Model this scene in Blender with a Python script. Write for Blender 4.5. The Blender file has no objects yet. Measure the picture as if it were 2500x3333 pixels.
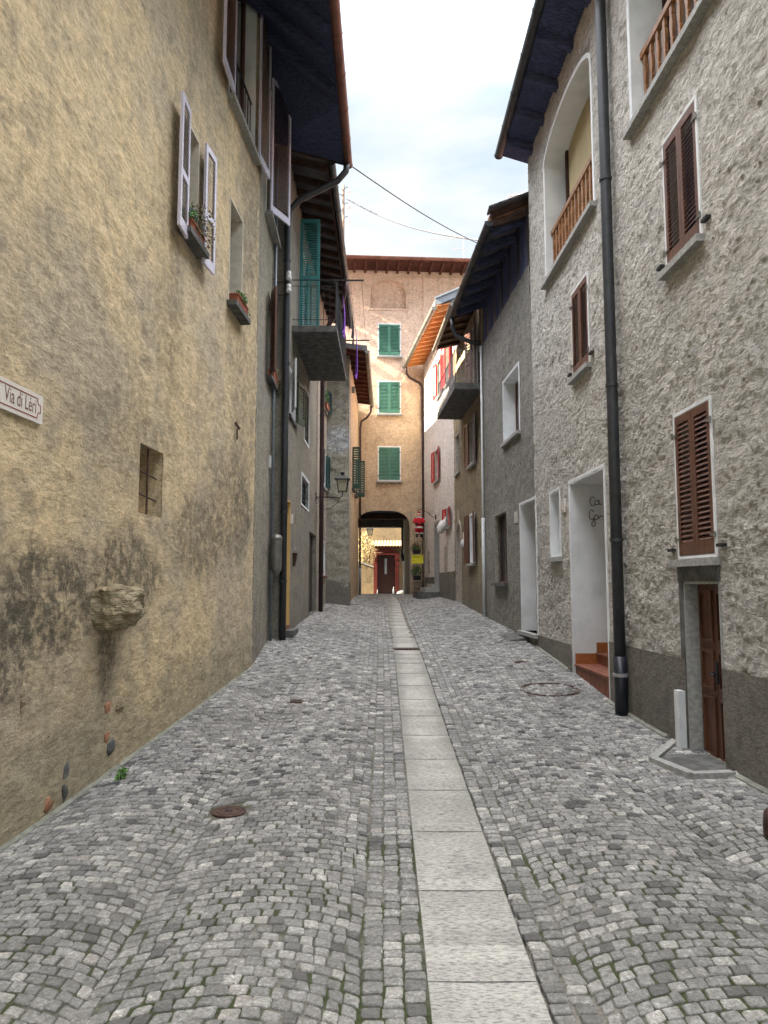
import bpy, math, random
from mathutils import Vector, noise
random.seed(11)
C = bpy.context.scene
COL = C.collection
V = Vector
# ------------------------------------------------------------------ camera model (plan surveyed from the photograph)
F, CX, CY, EYE, HV = 2407., 1250., 1666.5, 1.85, 1900.
TH = math.atan((HV-CY)/F); CT, ST = math.cos(TH), math.sin(TH)
def ray(u, v):
    xc = (u-CX)/F; yc = (CY-v)/F
    return V((xc, CT-yc*ST, ST+yc*CT))
def atY(u, v, Y):
    d = ray(u, v); t = Y/d.y
    return V((d.x*t, Y, EYE+d.z*t))
def atX(u, v, X):
    d = ray(u, v); t = X/d.x
    return V((X, d.y*t, EYE+d.z*t))
def atZ(u, v, Z):
    d = ray(u, v); t = (Z-EYE)/d.z
    return V((d.x*t, d.y*t, Z))
def interp(tab, y):
    if y <= tab[0][0]: return tab[0][1]
    for (a, p), (b, q) in zip(tab, tab[1:]):
        if y <= b: return p+(q-p)*(y-a)/(b-a)
    return tab[-1][1]
def smooth_tab(tab):
    ys = [i*0.5 for i in range(-8, 100)]
    raw = [interp(tab, y) for y in ys]
    for _ in range(4):
        raw = [raw[0]]+[(raw[i-1]+2*raw[i]+raw[i+1])/4 for i in range(1, len(raw)-1)]+[raw[-1]]
    return list(zip(ys, raw))
ZC = smooth_tab([(0,0),(3,.01),(6,.10),(9.4,.235),(11.8,.39),(14.3,.55),(20,.77),(26,1.06),(29.4,1.28),(32,1.39),(34,1.40),(42,1.27),(50,1.27)])
ZL = smooth_tab([(0,-.02),(5.3,.01),(10.2,.29),(12.7,.45),(15,.78),(17,.88),(23.5,1.06),(25,1.24),(32,1.40),(42,1.27),(50,1.27)])
ZR = smooth_tab([(0,.12),(6.1,.17),(9.7,.23),(11.8,.45),(16,.79),(19.7,.98),(24.5,1.27),(28,1.36),(32,1.40),(42,1.27),(50,1.27)])
XG = smooth_tab([(0,.45),(12,.46),(15,.44),(20,.40),(26,.36),(29,.26),(32,.1),(37,-.12),(50,-.3)])
XL = [(-5,-3.1),(5.3,-2.64),(12.7,-2.24),(15,-2.2),(23.5,-2.05),(25,-1.9),(25.1,-1.2),(50,-1.2)]
XR = [(-5,3.35),(6,3.12),(14.4,2.95),(19.7,2.69),(25,2.4),(32,1.74),(50,1.5)]
def gz(x, y):
    xg = interp(XG, y); xl = interp(XL, y); xr = interp(XR, y); zc = interp(ZC, y)
    if x < xg:
        t = min(1.15, (xg-x)/(xg-xl)); return zc+(interp(ZL, y)-zc)*t**1.3
    t = min(1.15, (x-xg)/(xr-xg)); return zc+(interp(ZR, y)-zc)*t**1.3

# ------------------------------------------------------------------ materials
class N:
    def __init__(s, name):
        s.m = bpy.data.materials.new(name); s.m.use_nodes = True
        s.t = s.m.node_tree; s.n = s.t.nodes; s.l = s.t.links
        s.b = s.n['Principled BSDF']
        g = s.n.new('ShaderNodeNewGeometry'); s.pos = g.outputs['Position']; s.geo = g
    def new(s, t, **k):
        n = s.n.new(t)
        for a, v in k.items(): setattr(n, a, v)
        return n
    def link(s, a, b): s.l.new(a, b)
    def mapped(s, scale=(1,1,1), rot=(0,0,0), loc=(0,0,0)):
        m = s.new('ShaderNodeMapping'); m.inputs['Scale'].default_value = scale
        m.inputs['Rotation'].default_value = rot; m.inputs['Location'].default_value = loc
        s.link(s.pos, m.inputs['Vector']); return m.outputs[0]
    def noise(s, scale, detail=4, rough=.55, dist=0, vec=None):
        n = s.new('ShaderNodeTexNoise'); n.inputs['Scale'].default_value = scale
        n.inputs['Detail'].default_value = detail; n.inputs['Roughness'].default_value = rough
        n.inputs['Distortion'].default_value = dist
        s.link(vec or s.pos, n.inputs['Vector']); return n.outputs['Fac']
    def ramp(s, fac, stops):
        r = s.new('ShaderNodeValToRGB'); e = r.color_ramp.elements
        while len(e) > 1: e.remove(e[-1])
        for i, (p, c) in enumerate(stops):
            if not isinstance(c, (tuple, list)): c = (c, c, c)
            x = e[0] if i == 0 else e.new(p)
            x.position = p; x.color = (c[0], c[1], c[2], 1)
        s.link(fac, r.inputs[0]); return r.outputs[0]
    def mix(s, f, a, b, mode='MIX'):
        n = s.new('ShaderNodeMix', data_type='RGBA', blend_type=mode)
        for sock, val in ((n.inputs[0], f), (n.inputs[6], a), (n.inputs[7], b)):
            if hasattr(val, 'links'): s.link(val, sock)
            elif isinstance(val, (tuple, list)): sock.default_value = (val[0], val[1], val[2], 1)
            else: sock.default_value = val
        return n.outputs[2]
    def math(s, op, a, b=0.0, clamp=False):
        n = s.new('ShaderNodeMath', operation=op); n.use_clamp = clamp
        for sock, val in ((n.inputs[0], a), (n.inputs[1], b)):
            if hasattr(val, 'links'): s.link(val, sock)
            else: sock.default_value = val
        return n.outputs[0]
    def rng(s, v, a, b, c=0., d=1.):
        n = s.new('ShaderNodeMapRange'); n.interpolation_type = 'SMOOTHSTEP'
        s.link(v, n.inputs[0])
        for i, x in enumerate((a, b, c, d)): n.inputs[i+1].default_value = x
        return n.outputs[0]
    def axis(s, i):
        n = s.new('ShaderNodeSeparateXYZ'); s.link(s.pos, n.inputs[0]); return n.outputs[i]
    def ellipse(s, c, r):
        n = s.new('ShaderNodeVectorMath', operation='SUBTRACT'); s.link(s.pos, n.inputs[0]); n.inputs[1].default_value = c
        m = s.new('ShaderNodeVectorMath', operation='DIVIDE'); s.link(n.outputs[0], m.inputs[0]); m.inputs[1].default_value = r
        l = s.new('ShaderNodeVectorMath', operation='LENGTH'); s.link(m.outputs[0], l.inputs[0])
        w = s.math('ADD', l.outputs['Value'], s.math('MULTIPLY', s.noise(2.6, 5, .65), 1.3))
        return s.rng(w, 1.9, 1.25)
    def bump(s, h, strength, dist, prev=None):
        b = s.new('ShaderNodeBump'); b.inputs['Strength'].default_value = strength; b.inputs['Distance'].default_value = dist
        s.link(h, b.inputs['Height'])
        if prev: s.link(prev, b.inputs['Normal'])
        return b.outputs[0]
    def out(s, col, rough=.9, nrm=None, metal=0, spec=.3):
        if hasattr(col, 'links'): s.link(col, s.b.inputs['Base Color'])
        else: s.b.inputs['Base Color'].default_value = (col[0], col[1], col[2], 1)
        if hasattr(rough, 'links'): s.link(rough, s.b.inputs['Roughness'])
        else: s.b.inputs['Roughness'].default_value = rough
        s.b.inputs['Metallic'].default_value = metal
        s.b.inputs['Specular IOR Level'].default_value = spec
        if nrm: s.link(nrm, s.b.inputs['Normal'])
        return s.m
def plaster(name, a, b, c, sc=1., bump=.5, dist=.02, rot=(.5,0,0), stains=(), stain_col=(.1,.09,.07), base=None, streak=.35, top=None, grainy=1., swirl=.9):
    """a: main, b: other tone, c: dirt tone; rough hand thrown render"""
    k = N(name)
    big = k.noise(.55*sc, 5, .6, .3)
    mid = k.noise(3.1*sc, 6, .65, .5)
    col = k.mix(k.rng(big, .38, .62), a, b)
    col = k.mix(k.math('MULTIPLY', k.rng(mid, .46, .7), .62), col, c)
    if top:                                     # second colour blended in with height
        col = k.mix(k.rng(k.axis(2), top[0], top[1]), col, k.mix(k.math('MULTIPLY', k.rng(mid, .45, .7), .4), top[2], c))
    if base:                                    # damp and moss along the foot of the wall
        w = k.math('ADD', k.axis(2), k.math('MULTIPLY', k.noise(1.7, 5, .6), -1.6))
        col = k.mix(k.math('MULTIPLY', k.rng(w, base[1], base[0]), base[3]), col, base[2])
    patchy = k.noise(9, 6, .7, .3) if stains else None
    for (ctr, r, f) in stains:
        col = k.mix(k.math('MULTIPLY', k.math('MULTIPLY', k.ellipse(ctr, r), k.rng(patchy, .4, .56, .3, 1.)), f), col, stain_col)
    if streak:
        st = k.noise(1., 5, .65, .2, k.mapped((5, 5, .55)))
        col = k.mix(k.math('MULTIPLY', k.rng(st, .5, .72), streak), col, c)
    v1 = k.mapped((16*sc, 8*sc, 22*sc), rot)
    n1 = k.noise(1., 8, .62 if swirl > .5 else .7, swirl, v1)
    n2 = k.noise(85, 4, .7)
    n3 = k.noise(30*sc, 5, .7, .6 if swirl > .5 else .15)
    fl = k.noise(1., 4, .75, .2, k.mapped((70*sc, 30*sc, 70*sc), rot))
    sp = k.rng(n1, .3, .7, 1-.3*grainy, 1+.16*grainy)
    col = k.mix(1., col, k.ramp(k.math('MULTIPLY', sp, .5), [(0, 0), (1, 2.)]), 'MULTIPLY')
    col = k.mix(1., col, k.ramp(n3, [(.25, 1-.25*grainy), (.5, 1.), (.8, 1+.12*grainy)]), 'MULTIPLY')
    if swirl < .5: col = k.mix(1., col, k.ramp(fl, [(.3, .42), (.4, .85), (.46, 1.)]), 'MULTIPLY')
    h = k.math('ADD', k.math('MULTIPLY', n1, 1.), k.math('MULTIPLY', n3, .6))
    nr = k.bump(h, bump, dist)
    nr = k.bump(n2, .35, .004, nr)
    return k.out(col, .95, nr, spec=.15)
def simple(name, col, rough=.6, metal=0, var=.15, sc=8, bump=.15, dist=.004, spec=.4, stretch=(1,1,1)):
    k = N(name)
    n = k.noise(sc, 5, .6, .2, k.mapped(stretch))
    c = k.mix(k.rng(n, .3, .7), tuple(x*(1-var) for x in col), tuple(min(1, x*(1+var)) for x in col))
    f = k.noise(70, 3, .6)
    r = k.math('ADD', k.math('MULTIPLY', f, .25), rough-.12)
    return k.out(c, r, k.bump(f, bump, dist), metal, spec)
M = {}
# near left house: ochre render with grey weathering and lime stained foot
M['ochre'] = plaster('ochre_render', (.72,.57,.35), (.54,.455,.325), (.33,.285,.21), 1., .9, .014, (.9,.15,0),
    stains=(((-2.7,4.7,1.35),(2,1.3,.5),.95), ((-2.6,5.9,1.75),(2,1.3,.4),.9), ((-2.5,7.4,1.9),(2,.8,.5),.8), ((-2.6,6.9,1.25),(2,.2,.5),.7),
            ((-2.4,9.6,2.4),(2,1.1,.55),.62), ((-2.3,11.3,3.0),(2,1.4,.9),.6), ((-2.5,7.2,3.3),(2,1.2,.5),.38),
            ((-2.3,11.9,5.2),(2,.9,3.),.42), ((-2.4,8.2,5.8),(2,.5,1.8),.3), ((-2.2,12.5,8.6),(2,1.2,2.2),.4), ((-2.5,8.5,4.9),(2,.3,1.1),.3), ((-2.4,10.9,5.9),(2,.25,1.2),.3)),
    stain_col=(.125,.11,.082), base=(-.35,.45,(.3,.275,.19),.6), streak=.3, swirl=.25)
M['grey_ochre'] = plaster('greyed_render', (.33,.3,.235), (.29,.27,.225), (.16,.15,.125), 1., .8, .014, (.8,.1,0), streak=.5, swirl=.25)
M['rough_grey'] = plaster('thrown_grey_render', (.52,.495,.445), (.47,.45,.41), (.39,.37,.33), 1., .95, .03, (.75,.2,0), streak=.12, grainy=1.25)
M['plinth'] = plaster('dark_plinth_render', (.185,.172,.145), (.16,.15,.128), (.1,.093,.08), 1.6, .8, .015, streak=.1)
M['dark_grey'] = plaster('dark_grey_render', (.26,.245,.215), (.22,.21,.19), (.13,.125,.11), 1.3, .9, .018, (.5,.3,0), streak=.25,
    base=(.2,1.1,(.26,.24,.2),.6), grainy=1.3)
M['brown_grey'] = plaster('brown_grey_render', (.29,.235,.15), (.245,.2,.14), (.12,.1,.075), 1.2, .8, .02, streak=.4, base=(.6,1.6,(.19,.18,.15),.6))
M['left_grey'] = plaster('left_grey_render', (.29,.265,.215), (.25,.235,.2), (.14,.13,.11), 1.1, .6, .012, streak=.3, swirl=.3,
    base=(.2,1.0,(.2,.19,.16),.6))
M['cream'] = plaster('cream_render', (.46,.4,.33), (.4,.36,.31), (.22,.2,.17), 1., .4, .008, streak=.3)
M['stone_plaster'] = plaster('patched_stone_render', (.42,.385,.31), (.36,.335,.285), (.16,.15,.125), 1.1, 1., .03, (.1,.6,0), streak=.15,
    stains=(((-1.6,25,6.75),(.55,1,.5),.9),), stain_col=(.5,.53,.56))
M['apricot'] = plaster('apricot_render', (.58,.44,.29), (.53,.41,.28), (.36,.27,.18), .8, .6, .018, (.1,.9,0), streak=.35,
    top=(8.5,12.5,(.7,.51,.4)), base=(.8,2.6,(.34,.26,.17),.6))
M['white_pink'] = plaster('pale_render', (.66,.61,.57), (.6,.56,.52), (.45,.41,.38), .9, .3, .006, streak=.25)
M['yard'] = plaster('yard_render', (.26,.19,.105), (.21,.16,.1), (.1,.08,.05), .9, .7, .02)
def white_mat():
    k = N('white_lime_paint')
    c = k.mix(k.rng(k.noise(2.2, 5, .6), .4, .7), (.72,.735,.74), (.6,.615,.62))
    lo = k.rng(k.math('ADD', k.axis(2), k.math('MULTIPLY', k.noise(4, 5), -.9)), .9, -.1)
    c = k.mix(k.math('MULTIPLY', lo, .6), c, (.42,.42,.4))
    return k.out(c, .85, k.bump(k.noise(28, 4), .25, .006), spec=.2)
M['white'] = white_mat()
M['plastic'] = simple('white_plastic', (.6,.62,.62), .4, var=.05)
M['brown'] = simple('brown_shutter_paint', (.115,.05,.03), .5, var=.3, sc=5, stretch=(6,6,.6), spec=.5)
M['sheen_brown'] = simple('glossy_brown_shutter_paint', (.12,.06,.05), .3, var=.2, spec=.8)
M['lilac_sky_sheen'] = simple('painted_sky_sheen', (.6,.57,.68), .25, var=.08, spec=.8)  # sky reflection on the brown shutter frames, painted in as a pale base
M['teal'] = simple('teal_shutter_paint', (.03,.17,.17), .5, var=.12)
M['green'] = simple('green_shutter_paint', (.05,.16,.11), .5, var=.14, stretch=(1,1,.4))
M['dark_green'] = simple('dark_green_shutter_paint', (.015,.05,.03), .5, var=.2)
M['red'] = simple('red_shutter_paint', (.42,.018,.02), .45, var=.12)
M['oxblood'] = simple('oxblood_paint', (.085,.009,.006), .5, var=.2)
M['shaded_red'] = simple('red_door_shade_in_paint', (.03,.005,.004), .45, var=.25)  # gate red darkened further, shade on the door put into its paint
M['dark_teal'] = simple('dark_teal_shutter', (.012,.06,.06), .5, var=.15)
M['darkdoor'] = simple('dark_door_wood', (.03,.024,.02), .55, var=.3, sc=4, stretch=(8,8,.4))
M['cellar_door'] = simple('brown_cellar_door', (.085,.034,.018), .45, var=.45, sc=4, stretch=(9,9,.5))
M['cellar'] = simple('old_brown_door_wood', (.05,.02,.011), .5, var=.45, sc=4, stretch=(9,9,.5))
M['baluster'] = simple('varnished_wood', (.24,.105,.04), .45, var=.45, sc=5, stretch=(9,9,1.2), spec=.5)
M['beam'] = simple('dark_eaves_wood', (.06,.07,.135), .85, var=.4, sc=5, stretch=(1,6,6), spec=.15)
M['beam_brown'] = simple('brown_eaves_wood', (.05,.028,.022), .8, var=.35, sc=5, spec=.2)
M['beam_red'] = simple('red_brown_eaves_wood', (.09,.032,.022), .8, var=.3, sc=5, spec=.2)
M['new_wood'] = simple('new_pine_rafters', (.55,.24,.08), .6, var=.18, sc=5, stretch=(6,1,6))
M['soffit'] = simple('grey_soffit_board', (.11,.1,.105), .9, var=.25, sc=3)
M['steel'] = simple('dark_painted_steel', (.03,.033,.038), .45, var=.25, spec=.5)
M['iron'] = simple('wrought_iron', (.018,.018,.02), .6, var=.3)
M['black_pipe'] = simple('cast_iron_pipe', (.012,.014,.022), .4, var=.2, spec=.5)
M['copper'] = simple('weathered_copper', (.21,.095,.07), .45, .55, var=.25, sc=3)
M['copper_dark'] = simple('dark_copper_pipe', (.06,.035,.035), .5, .3, var=.25, sc=3)
M['zinc'] = simple('zinc_gutter', (.19,.185,.165), .45, .5, var=.25, sc=3)
M['grey_pipe'] = simple('galvanised_conduit', (.19,.22,.25), .45, .35, var=.15)
M['reveal'] = simple('warm_white_reveal_plaster', (.62,.57,.47), .9, var=.12, sc=6, bump=.3)
M['granite'] = simple('granite_sill', (.3,.3,.28), .85, var=.22, sc=22, bump=.3)
M['granite_dark'] = simple('weathered_stone_slab', (.1,.1,.095), .9, var=.4, sc=7, bump=.5, dist=.01)
M['terracotta'] = simple('terracotta_tile', (.19,.065,.035), .6, var=.3, sc=9)
M['skirting'] = simple('orange_tile_skirting', (.3,.1,.03), .5, var=.4, sc=60)
M['pot'] = simple('plastic_terracotta_planter', (.28,.085,.045), .6, var=.2)
M['roof_tile'] = simple('clay_roof_tiles', (.2,.1,.065), .9, var=.4, sc=6, bump=.5, dist=.02)
M['stone_roof'] = simple('stone_roof_slabs', (.1,.1,.11), .9, var=.4, sc=5, bump=.5, dist=.02)
M['coping_tile'] = simple('pale_clay_tiles', (.34,.21,.11), .85, var=.35, sc=9)  # paler clay than the other roof tiles
M['rust'] = simple('rusty_cast_iron', (.075,.042,.033), .65, .3, var=.4, sc=14)
M['yellow'] = simple('yellow_letterbox', (.62,.58,.02), .45, var=.06)
M['yellow_wall'] = simple('yellow_door_reveal', (.62,.42,.16), .8, var=.06, sc=2)
M['cloth_red'] = simple('red_cloth', (.42,.01,.02), .9, var=.2)
M['cloth_white'] = simple('white_cloth', (.6,.58,.55), .95, var=.15)
M['cloth_black'] = simple('black_cloth', (.012,.012,.016), .7, var=.2)
M['skin'] = simple('doll_fabric_skin', (.55,.27,.19), .8, var=.1)
M['purple'] = simple('purple_cloth', (.26,.08,.5), .9, var=.15)
M['laundry_dark'] = simple('dark_cloth', (.03,.012,.03), .95, var=.2)
M['porcelain'] = simple('porcelain', (.62,.63,.63), .25, var=.04, spec=.6)
M['ladder'] = simple('weathered_ladder_wood', (.25,.21,.15), .85, var=.3, sc=8)
M['crate_wood'] = simple('grey_crate_wood', (.15,.14,.12), .9, var=.3)
M['curtain'] = simple('cream_roller_blind', (.46,.38,.22), .9, var=.12, sc=2, stretch=(1,1,.3))
M['mortar'] = simple('mortar_fillet', (.2,.205,.17), .95, var=.25, sc=9, bump=.6, dist=.01)
M['brick'] = simple('exposed_brick', (.34,.17,.1), .95, var=.3, sc=20, bump=.5)
M['letter'] = simple('sign_letter_brown', (.16,.06,.05), .6, var=.05)
M['enamel'] = simple('enamel_sign_white', (.72,.68,.62), .3, var=.03, spec=.5)
M['signred'] = simple('sign_border_red', (.27,.03,.03), .4, var=.05)
M['cable'] = simple('black_cable', (.03,.033,.045), .6, var=.1)
M['pole'] = simple('weathered_pole', (.2,.14,.1), .7, var=.2)
M['antenna'] = simple('aluminium_antenna', (.3,.29,.29), .5, .3, var=.1)
def glass_mat(name, col, rough=.08):
    k = N(name)
    c = k.mix(k.rng(k.noise(.9, 2), .35, .65), col, tuple(x*1.6 for x in col))
    return k.out(c, rough, None, 0, .9)
M['glass'] = glass_mat('dark_window_glass', (.02,.025,.03))
M['glass_pale'] = glass_mat('curtained_window_glass', (.14,.17,.18), .15)
def frosted():
    k = N('frosted_lamp_glass'); k.b.inputs['Transmission Weight'].default_value = .55
    return k.out((.62,.58,.45), .6, None, 0, .4)
M['frost'] = frosted()
def leaf_mat(name, a, b):
    k = N(name)
    r = k.geo.outputs['Random Per Island']
    c = k.ramp(r, [(0, a), (.6, b), (1, tuple(x*1.5 for x in b))])
    return k.out(c, .6, None, 0, .3)
M['leaf'] = leaf_mat('fresh_green_leaves', (.03,.08,.015), (.07,.17,.03))
M['leaf_dark'] = leaf_mat('dark_green_leaves', (.01,.025,.01), (.03,.06,.02))
M['leaf_dry'] = leaf_mat('dry_brown_sprigs', (.07,.055,.03), (.13,.11,.05))
M['leaf_yellow'] = leaf_mat('dry_yellow_foliage', (.25,.18,.07), (.45,.33,.14))
M['flower'] = leaf_mat('white_petals', (.5,.45,.5), (.6,.58,.6))
M['flower_red'] = leaf_mat('red_petals', (.25,.02,.03), (.3,.04,.05))
M['flower_violet'] = leaf_mat('violet_petals', (.06,.04,.3), (.1,.07,.4))
M['tree_leaf'] = leaf_mat('evergreen_leaves', (.02,.04,.015), (.04,.08,.025))
M['bark'] = simple('bark', (.08,.06,.045), .95, var=.3)
def rock_mat():
    k = N('mossy_gneiss')
    n = k.noise(1., 7, .65, .8, k.mapped((6, 5, 26)))
    c = k.ramp(n, [(.28,(.1,.08,.055)),(.42,(.3,.23,.14)),(.52,(.42,.36,.24)),(.62,(.3,.27,.15)),(.75,(.55,.49,.38))])
    return k.out(c, .9, k.bump(n, 1., .06))
M['rock'] = rock_mat()
def cobble_mat():
    k = N('granite_setts')
    r = k.geo.outputs['Random Per Island']
    c = k.ramp(r, [(0,(.06,.06,.064)),(.06,(.11,.109,.11)),(.12,(.175,.173,.168)),(.4,(.215,.213,.207)),(.7,(.26,.256,.246)),(.88,(.315,.31,.29)),(.96,(.42,.41,.38)),(1,(.28,.26,.24))])
    n = k.noise(46, 6, .72, .4); n2 = k.noise(150, 3, .7)
    big = k.noise(.5, 5, .6, .2)
    c = k.mix(1., c, k.ramp(n, [(.3,.3),(.42,.72),(.56,1.12),(.68,2.1)]), 'MULTIPLY')
    c = k.mix(1., c, k.ramp(n2, [(.3,.75),(.7,1.25)]), 'MULTIPLY')
    pt = k.noise(4.5, 4, .6, .5)
    c = k.mix(1., c, k.ramp(pt, [(.3,.72),(.5,1.),(.7,1.3)]), 'MULTIPLY')
    c = k.mix(1., c, k.ramp(big, [(.3,.8),(.7,1.16)]), 'MULTIPLY')
    fw = k.rng(k.axis(1), 8., 2.5)                                  # drier, sandier setts in the foreground
    c = k.mix(k.math('MULTIPLY', fw, .22), c, (.3,.285,.235))
    return k.out(c, .82, k.bump(k.math('ADD', n, k.math('MULTIPLY', n2, .4)), .8, .009), spec=.3)
M['cobble'] = cobble_mat()
def joint_mat():
    k = N('sand_and_moss_joints')
    n = k.noise(.9, 5, .6, .4); f = k.noise(40, 4)
    near = k.rng(k.axis(1), 8., 4.5)
    c = k.mix(k.math('MULTIPLY', k.rng(n, .43, .54), k.math('ADD', k.math('MULTIPLY', near, .8), .2)), (.19,.18,.155), (.055,.066,.03))
    c = k.mix(k.math('MULTIPLY', k.rng(k.noise(1.7, 4), .5, .68), .8), c, (.085,.083,.075))
    c = k.mix(1., c, k.ramp(f, [(.3,.6),(.7,1.3)]), 'MULTIPLY')
    return k.out(c, .95, k.bump(f, .7, .01), spec=.1)
M['joint'] = joint_mat()
def slab_mat():
    k = N('granite_channel_slabs')
    n = k.noise(1., 6, .75, .2, k.mapped((26, 70, 40))); b = k.noise(1.6, 4, .6)
    c = k.ramp(n, [(.32,(.09,.09,.083)),(.42,(.25,.245,.222)),(.53,(.43,.42,.38)),(.75,(.52,.51,.465))])
    c = k.mix(1., c, k.ramp(b, [(.3,.78),(.7,1.12)]), 'MULTIPLY')
    r = k.geo.outputs['Random Per Island']
    c = k.mix(1., c, k.ramp(r, [(0,.86),(1,1.1)]), 'MULTIPLY')
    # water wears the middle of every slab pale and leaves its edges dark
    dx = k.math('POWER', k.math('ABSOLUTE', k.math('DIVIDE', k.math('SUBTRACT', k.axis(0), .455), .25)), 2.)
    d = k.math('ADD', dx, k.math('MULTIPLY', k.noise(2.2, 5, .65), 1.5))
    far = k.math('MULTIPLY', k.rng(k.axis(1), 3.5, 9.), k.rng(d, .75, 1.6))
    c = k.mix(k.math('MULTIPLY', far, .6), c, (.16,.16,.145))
    return k.out(c, .8, k.bump(n, .35, .004), spec=.3)
M['slab'] = slab_mat()

# ------------------------------------------------------------------ mesh collecting
ORG = {}
class MB:
    def __init__(s): s.v = []; s.f = []; s.mi = 0; s.mf = {}
    def add(s, vs, fs):
        o = len(s.v); s.v += [tuple(p) for p in vs]
        if s.mi:
            for i in range(len(fs)): s.mf[len(s.f)+i] = s.mi
        s.f += [tuple(i+o for i in f) for f in fs]
    def hexa(s, p):   # 8 points: bottom loop 0-3, top loop 4-7
        p = [V(q) for q in p]
        if (p[1]-p[0]).cross(p[3]-p[0]).dot(p[4]-p[0]) < 0: p = [p[0], p[3], p[2], p[1], p[4], p[7], p[6], p[5]]
        s.add(p, [(0,3,2,1),(4,5,6,7),(0,1,5,4),(1,2,6,5),(2,3,7,6),(3,0,4,7)])
    def box(s, o, ex, ey, ez):
        o, ex, ey, ez = V(o), V(ex), V(ey), V(ez)
        if ex.cross(ey).dot(ez) < 0: o, ex = o+ex, -ex
        s.hexa([o, o+ex, o+ex+ey, o+ey, o+ez, o+ex+ez, o+ex+ey+ez, o+ey+ez])
    def cbox(s, c, sx, sy, sz): s.box(V(c)-V((sx/2, sy/2, sz/2)), (sx,0,0), (0,sy,0), (0,0,sz))
    def beam(s, a, b, w, h, up=(0,0,1)):
        a, b, up = V(a), V(b), V(up); d = (b-a).normalized()
        sd = d.cross(up)
        if sd.length < 1e-5: sd = d.cross(V((0,1,0)))
        sd.normalize(); u = sd.cross(d).normalized()
        s.box(a-sd*w/2-u*h/2, sd*w, b-a, u*h)
    def tube(s, pts, r, n=8, cap=True):
        pts = [V(p) for p in pts]; rs = r if isinstance(r, (list, tuple)) else [r]*len(pts)
        o = len(s.v); prev = None
        for i, p in enumerate(pts):
            d = (pts[min(i+1, len(pts)-1)]-pts[max(i-1, 0)]).normalized()
            ref = prev if prev is not None else (V((0,0,1)) if abs(d.z) < .9 else V((1,0,0)))
            a = d.cross(ref)
            if a.length < 1e-5: a = d.cross(V((0,1,0)))
            a.normalize(); b = a.cross(d).normalized(); prev = b
            for k in range(n):
                t = 2*math.pi*k/n
                s.v.append(tuple(p+(a*math.cos(t)+b*math.sin(t))*rs[i]))
        for i in range(len(pts)-1):
            for k in range(n):
                s.f.append((o+i*n+k, o+(i+1)*n+k, o+(i+1)*n+(k+1)%n, o+i*n+(k+1)%n))
        if cap:
            s.f.append(tuple(o+k for k in range(n))); s.f.append(tuple(o+(len(pts)-1)*n+k for k in reversed(range(n))))
    def lathe(s, base, prof, n=16, axis=V((0,0,1))):
        base = V(base); ax = V(axis).normalized()
        a = ax.orthogonal().normalized(); b = ax.cross(a)
        o = len(s.v)
        for r, h in prof:
            for k in range(n):
                t = 2*math.pi*(k+.5)/n
                s.v.append(tuple(base+ax*h+(a*math.cos(t)+b*math.sin(t))*max(r, .0005)))
        for i in range(len(prof)-1):
            for k in range(n):
                s.f.append((o+i*n+k, o+i*n+(k+1)%n, o+(i+1)*n+(k+1)%n, o+(i+1)*n+k))
        s.f.append(tuple(o+k for k in reversed(range(n)))); s.f.append(tuple(o+(len(prof)-1)*n+k for k in range(n)))
    def gutter(s, a, b, r, n=10):      # half round gutter with rolled rims and joint bands
        a, b = V(a), V(b); d = (b-a).normalized(); sd = d.cross(V((0,0,1))).normalized(); up = sd.cross(d)
        def prism(p, q, rr, top):
            k = [(math.cos(math.pi+math.pi*i/n)*rr, math.sin(math.pi+math.pi*i/n)*rr) for i in range(n+1)]
            k += [(rr, top), (-rr, top)]
            o = len(s.v)
            for e in (p, q):
                for x, y in k: s.v.append(tuple(e+sd*x+up*y))
            m = len(k)
            for i in range(m): s.f.append((o+i, o+(i+1)%m, o+m+(i+1)%m, o+m+i))
            s.f.append(tuple(o+i for i in reversed(range(m)))); s.f.append(tuple(o+m+i for i in range(m)))
        prism(a, b, r, .012)
        L = (b-a).length; m = max(1, int(L/.95))
        for i in range(m+1):
            p = a+d*(L*i/m); prism(p-d*.014, p+d*.014, r*1.09, .018)
    def build(s, name, mat, parent=None, smooth=False, kind=None, label=None):
        me = bpy.data.meshes.new(name)
        og = ORG.get(parent.name, V((0,0,0))) if parent else V((0,0,0))
        me.from_pydata([tuple(V(p)-og) for p in s.v], [], s.f); me.update()
        if smooth:
            for p in me.polygons: p.use_smooth = True
        me.materials.append(M[mat] if isinstance(mat, str) else mat)
        if s.mf:
            me.materials.append(M['sheen_brown'] if mat == 'lilac_sky_sheen' else me.materials[0])
            for i, k in s.mf.items(): me.polygons[i].material_index = k
        ob = bpy.data.objects.new(name, me); COL.objects.link(ob)
        if parent: ob.parent = parent; ORG[ob.name] = og
        if kind: ob['kind'] = kind
        if label: ob['label'] = label
        return ob
def thing(name, loc, label, cat, group=None):
    o = bpy.data.objects.new(name, None); COL.objects.link(o); o.location = loc; o.empty_display_size = .3
    ORG[o.name] = V(loc); o['label'] = label; o['category'] = cat
    if group: o['group'] = group
    return o
def leaves(mb, c, r, n, size, droop=0, seed=0, stalk=False):
    rnd = random.Random(seed+n)
    for i in range(n):
        while True:
            p = V((rnd.uniform(-1,1), rnd.uniform(-1,1), rnd.uniform(-1,1)))
            if p.length < 1: break
        q = V(c)+V((p.x*r[0], p.y*r[1], p.z*r[2]-droop*abs(p.y)))
        a = V((rnd.gauss(0,1), rnd.gauss(0,1), rnd.gauss(0,1))).normalized()
        b = a.orthogonal().normalized(); w = size*rnd.uniform(.5, 1.2)
        mb.add([q-a*w, q+b*w*.45, q+a*w, q-b*w*.45], [(0,1,2,3)])

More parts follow.
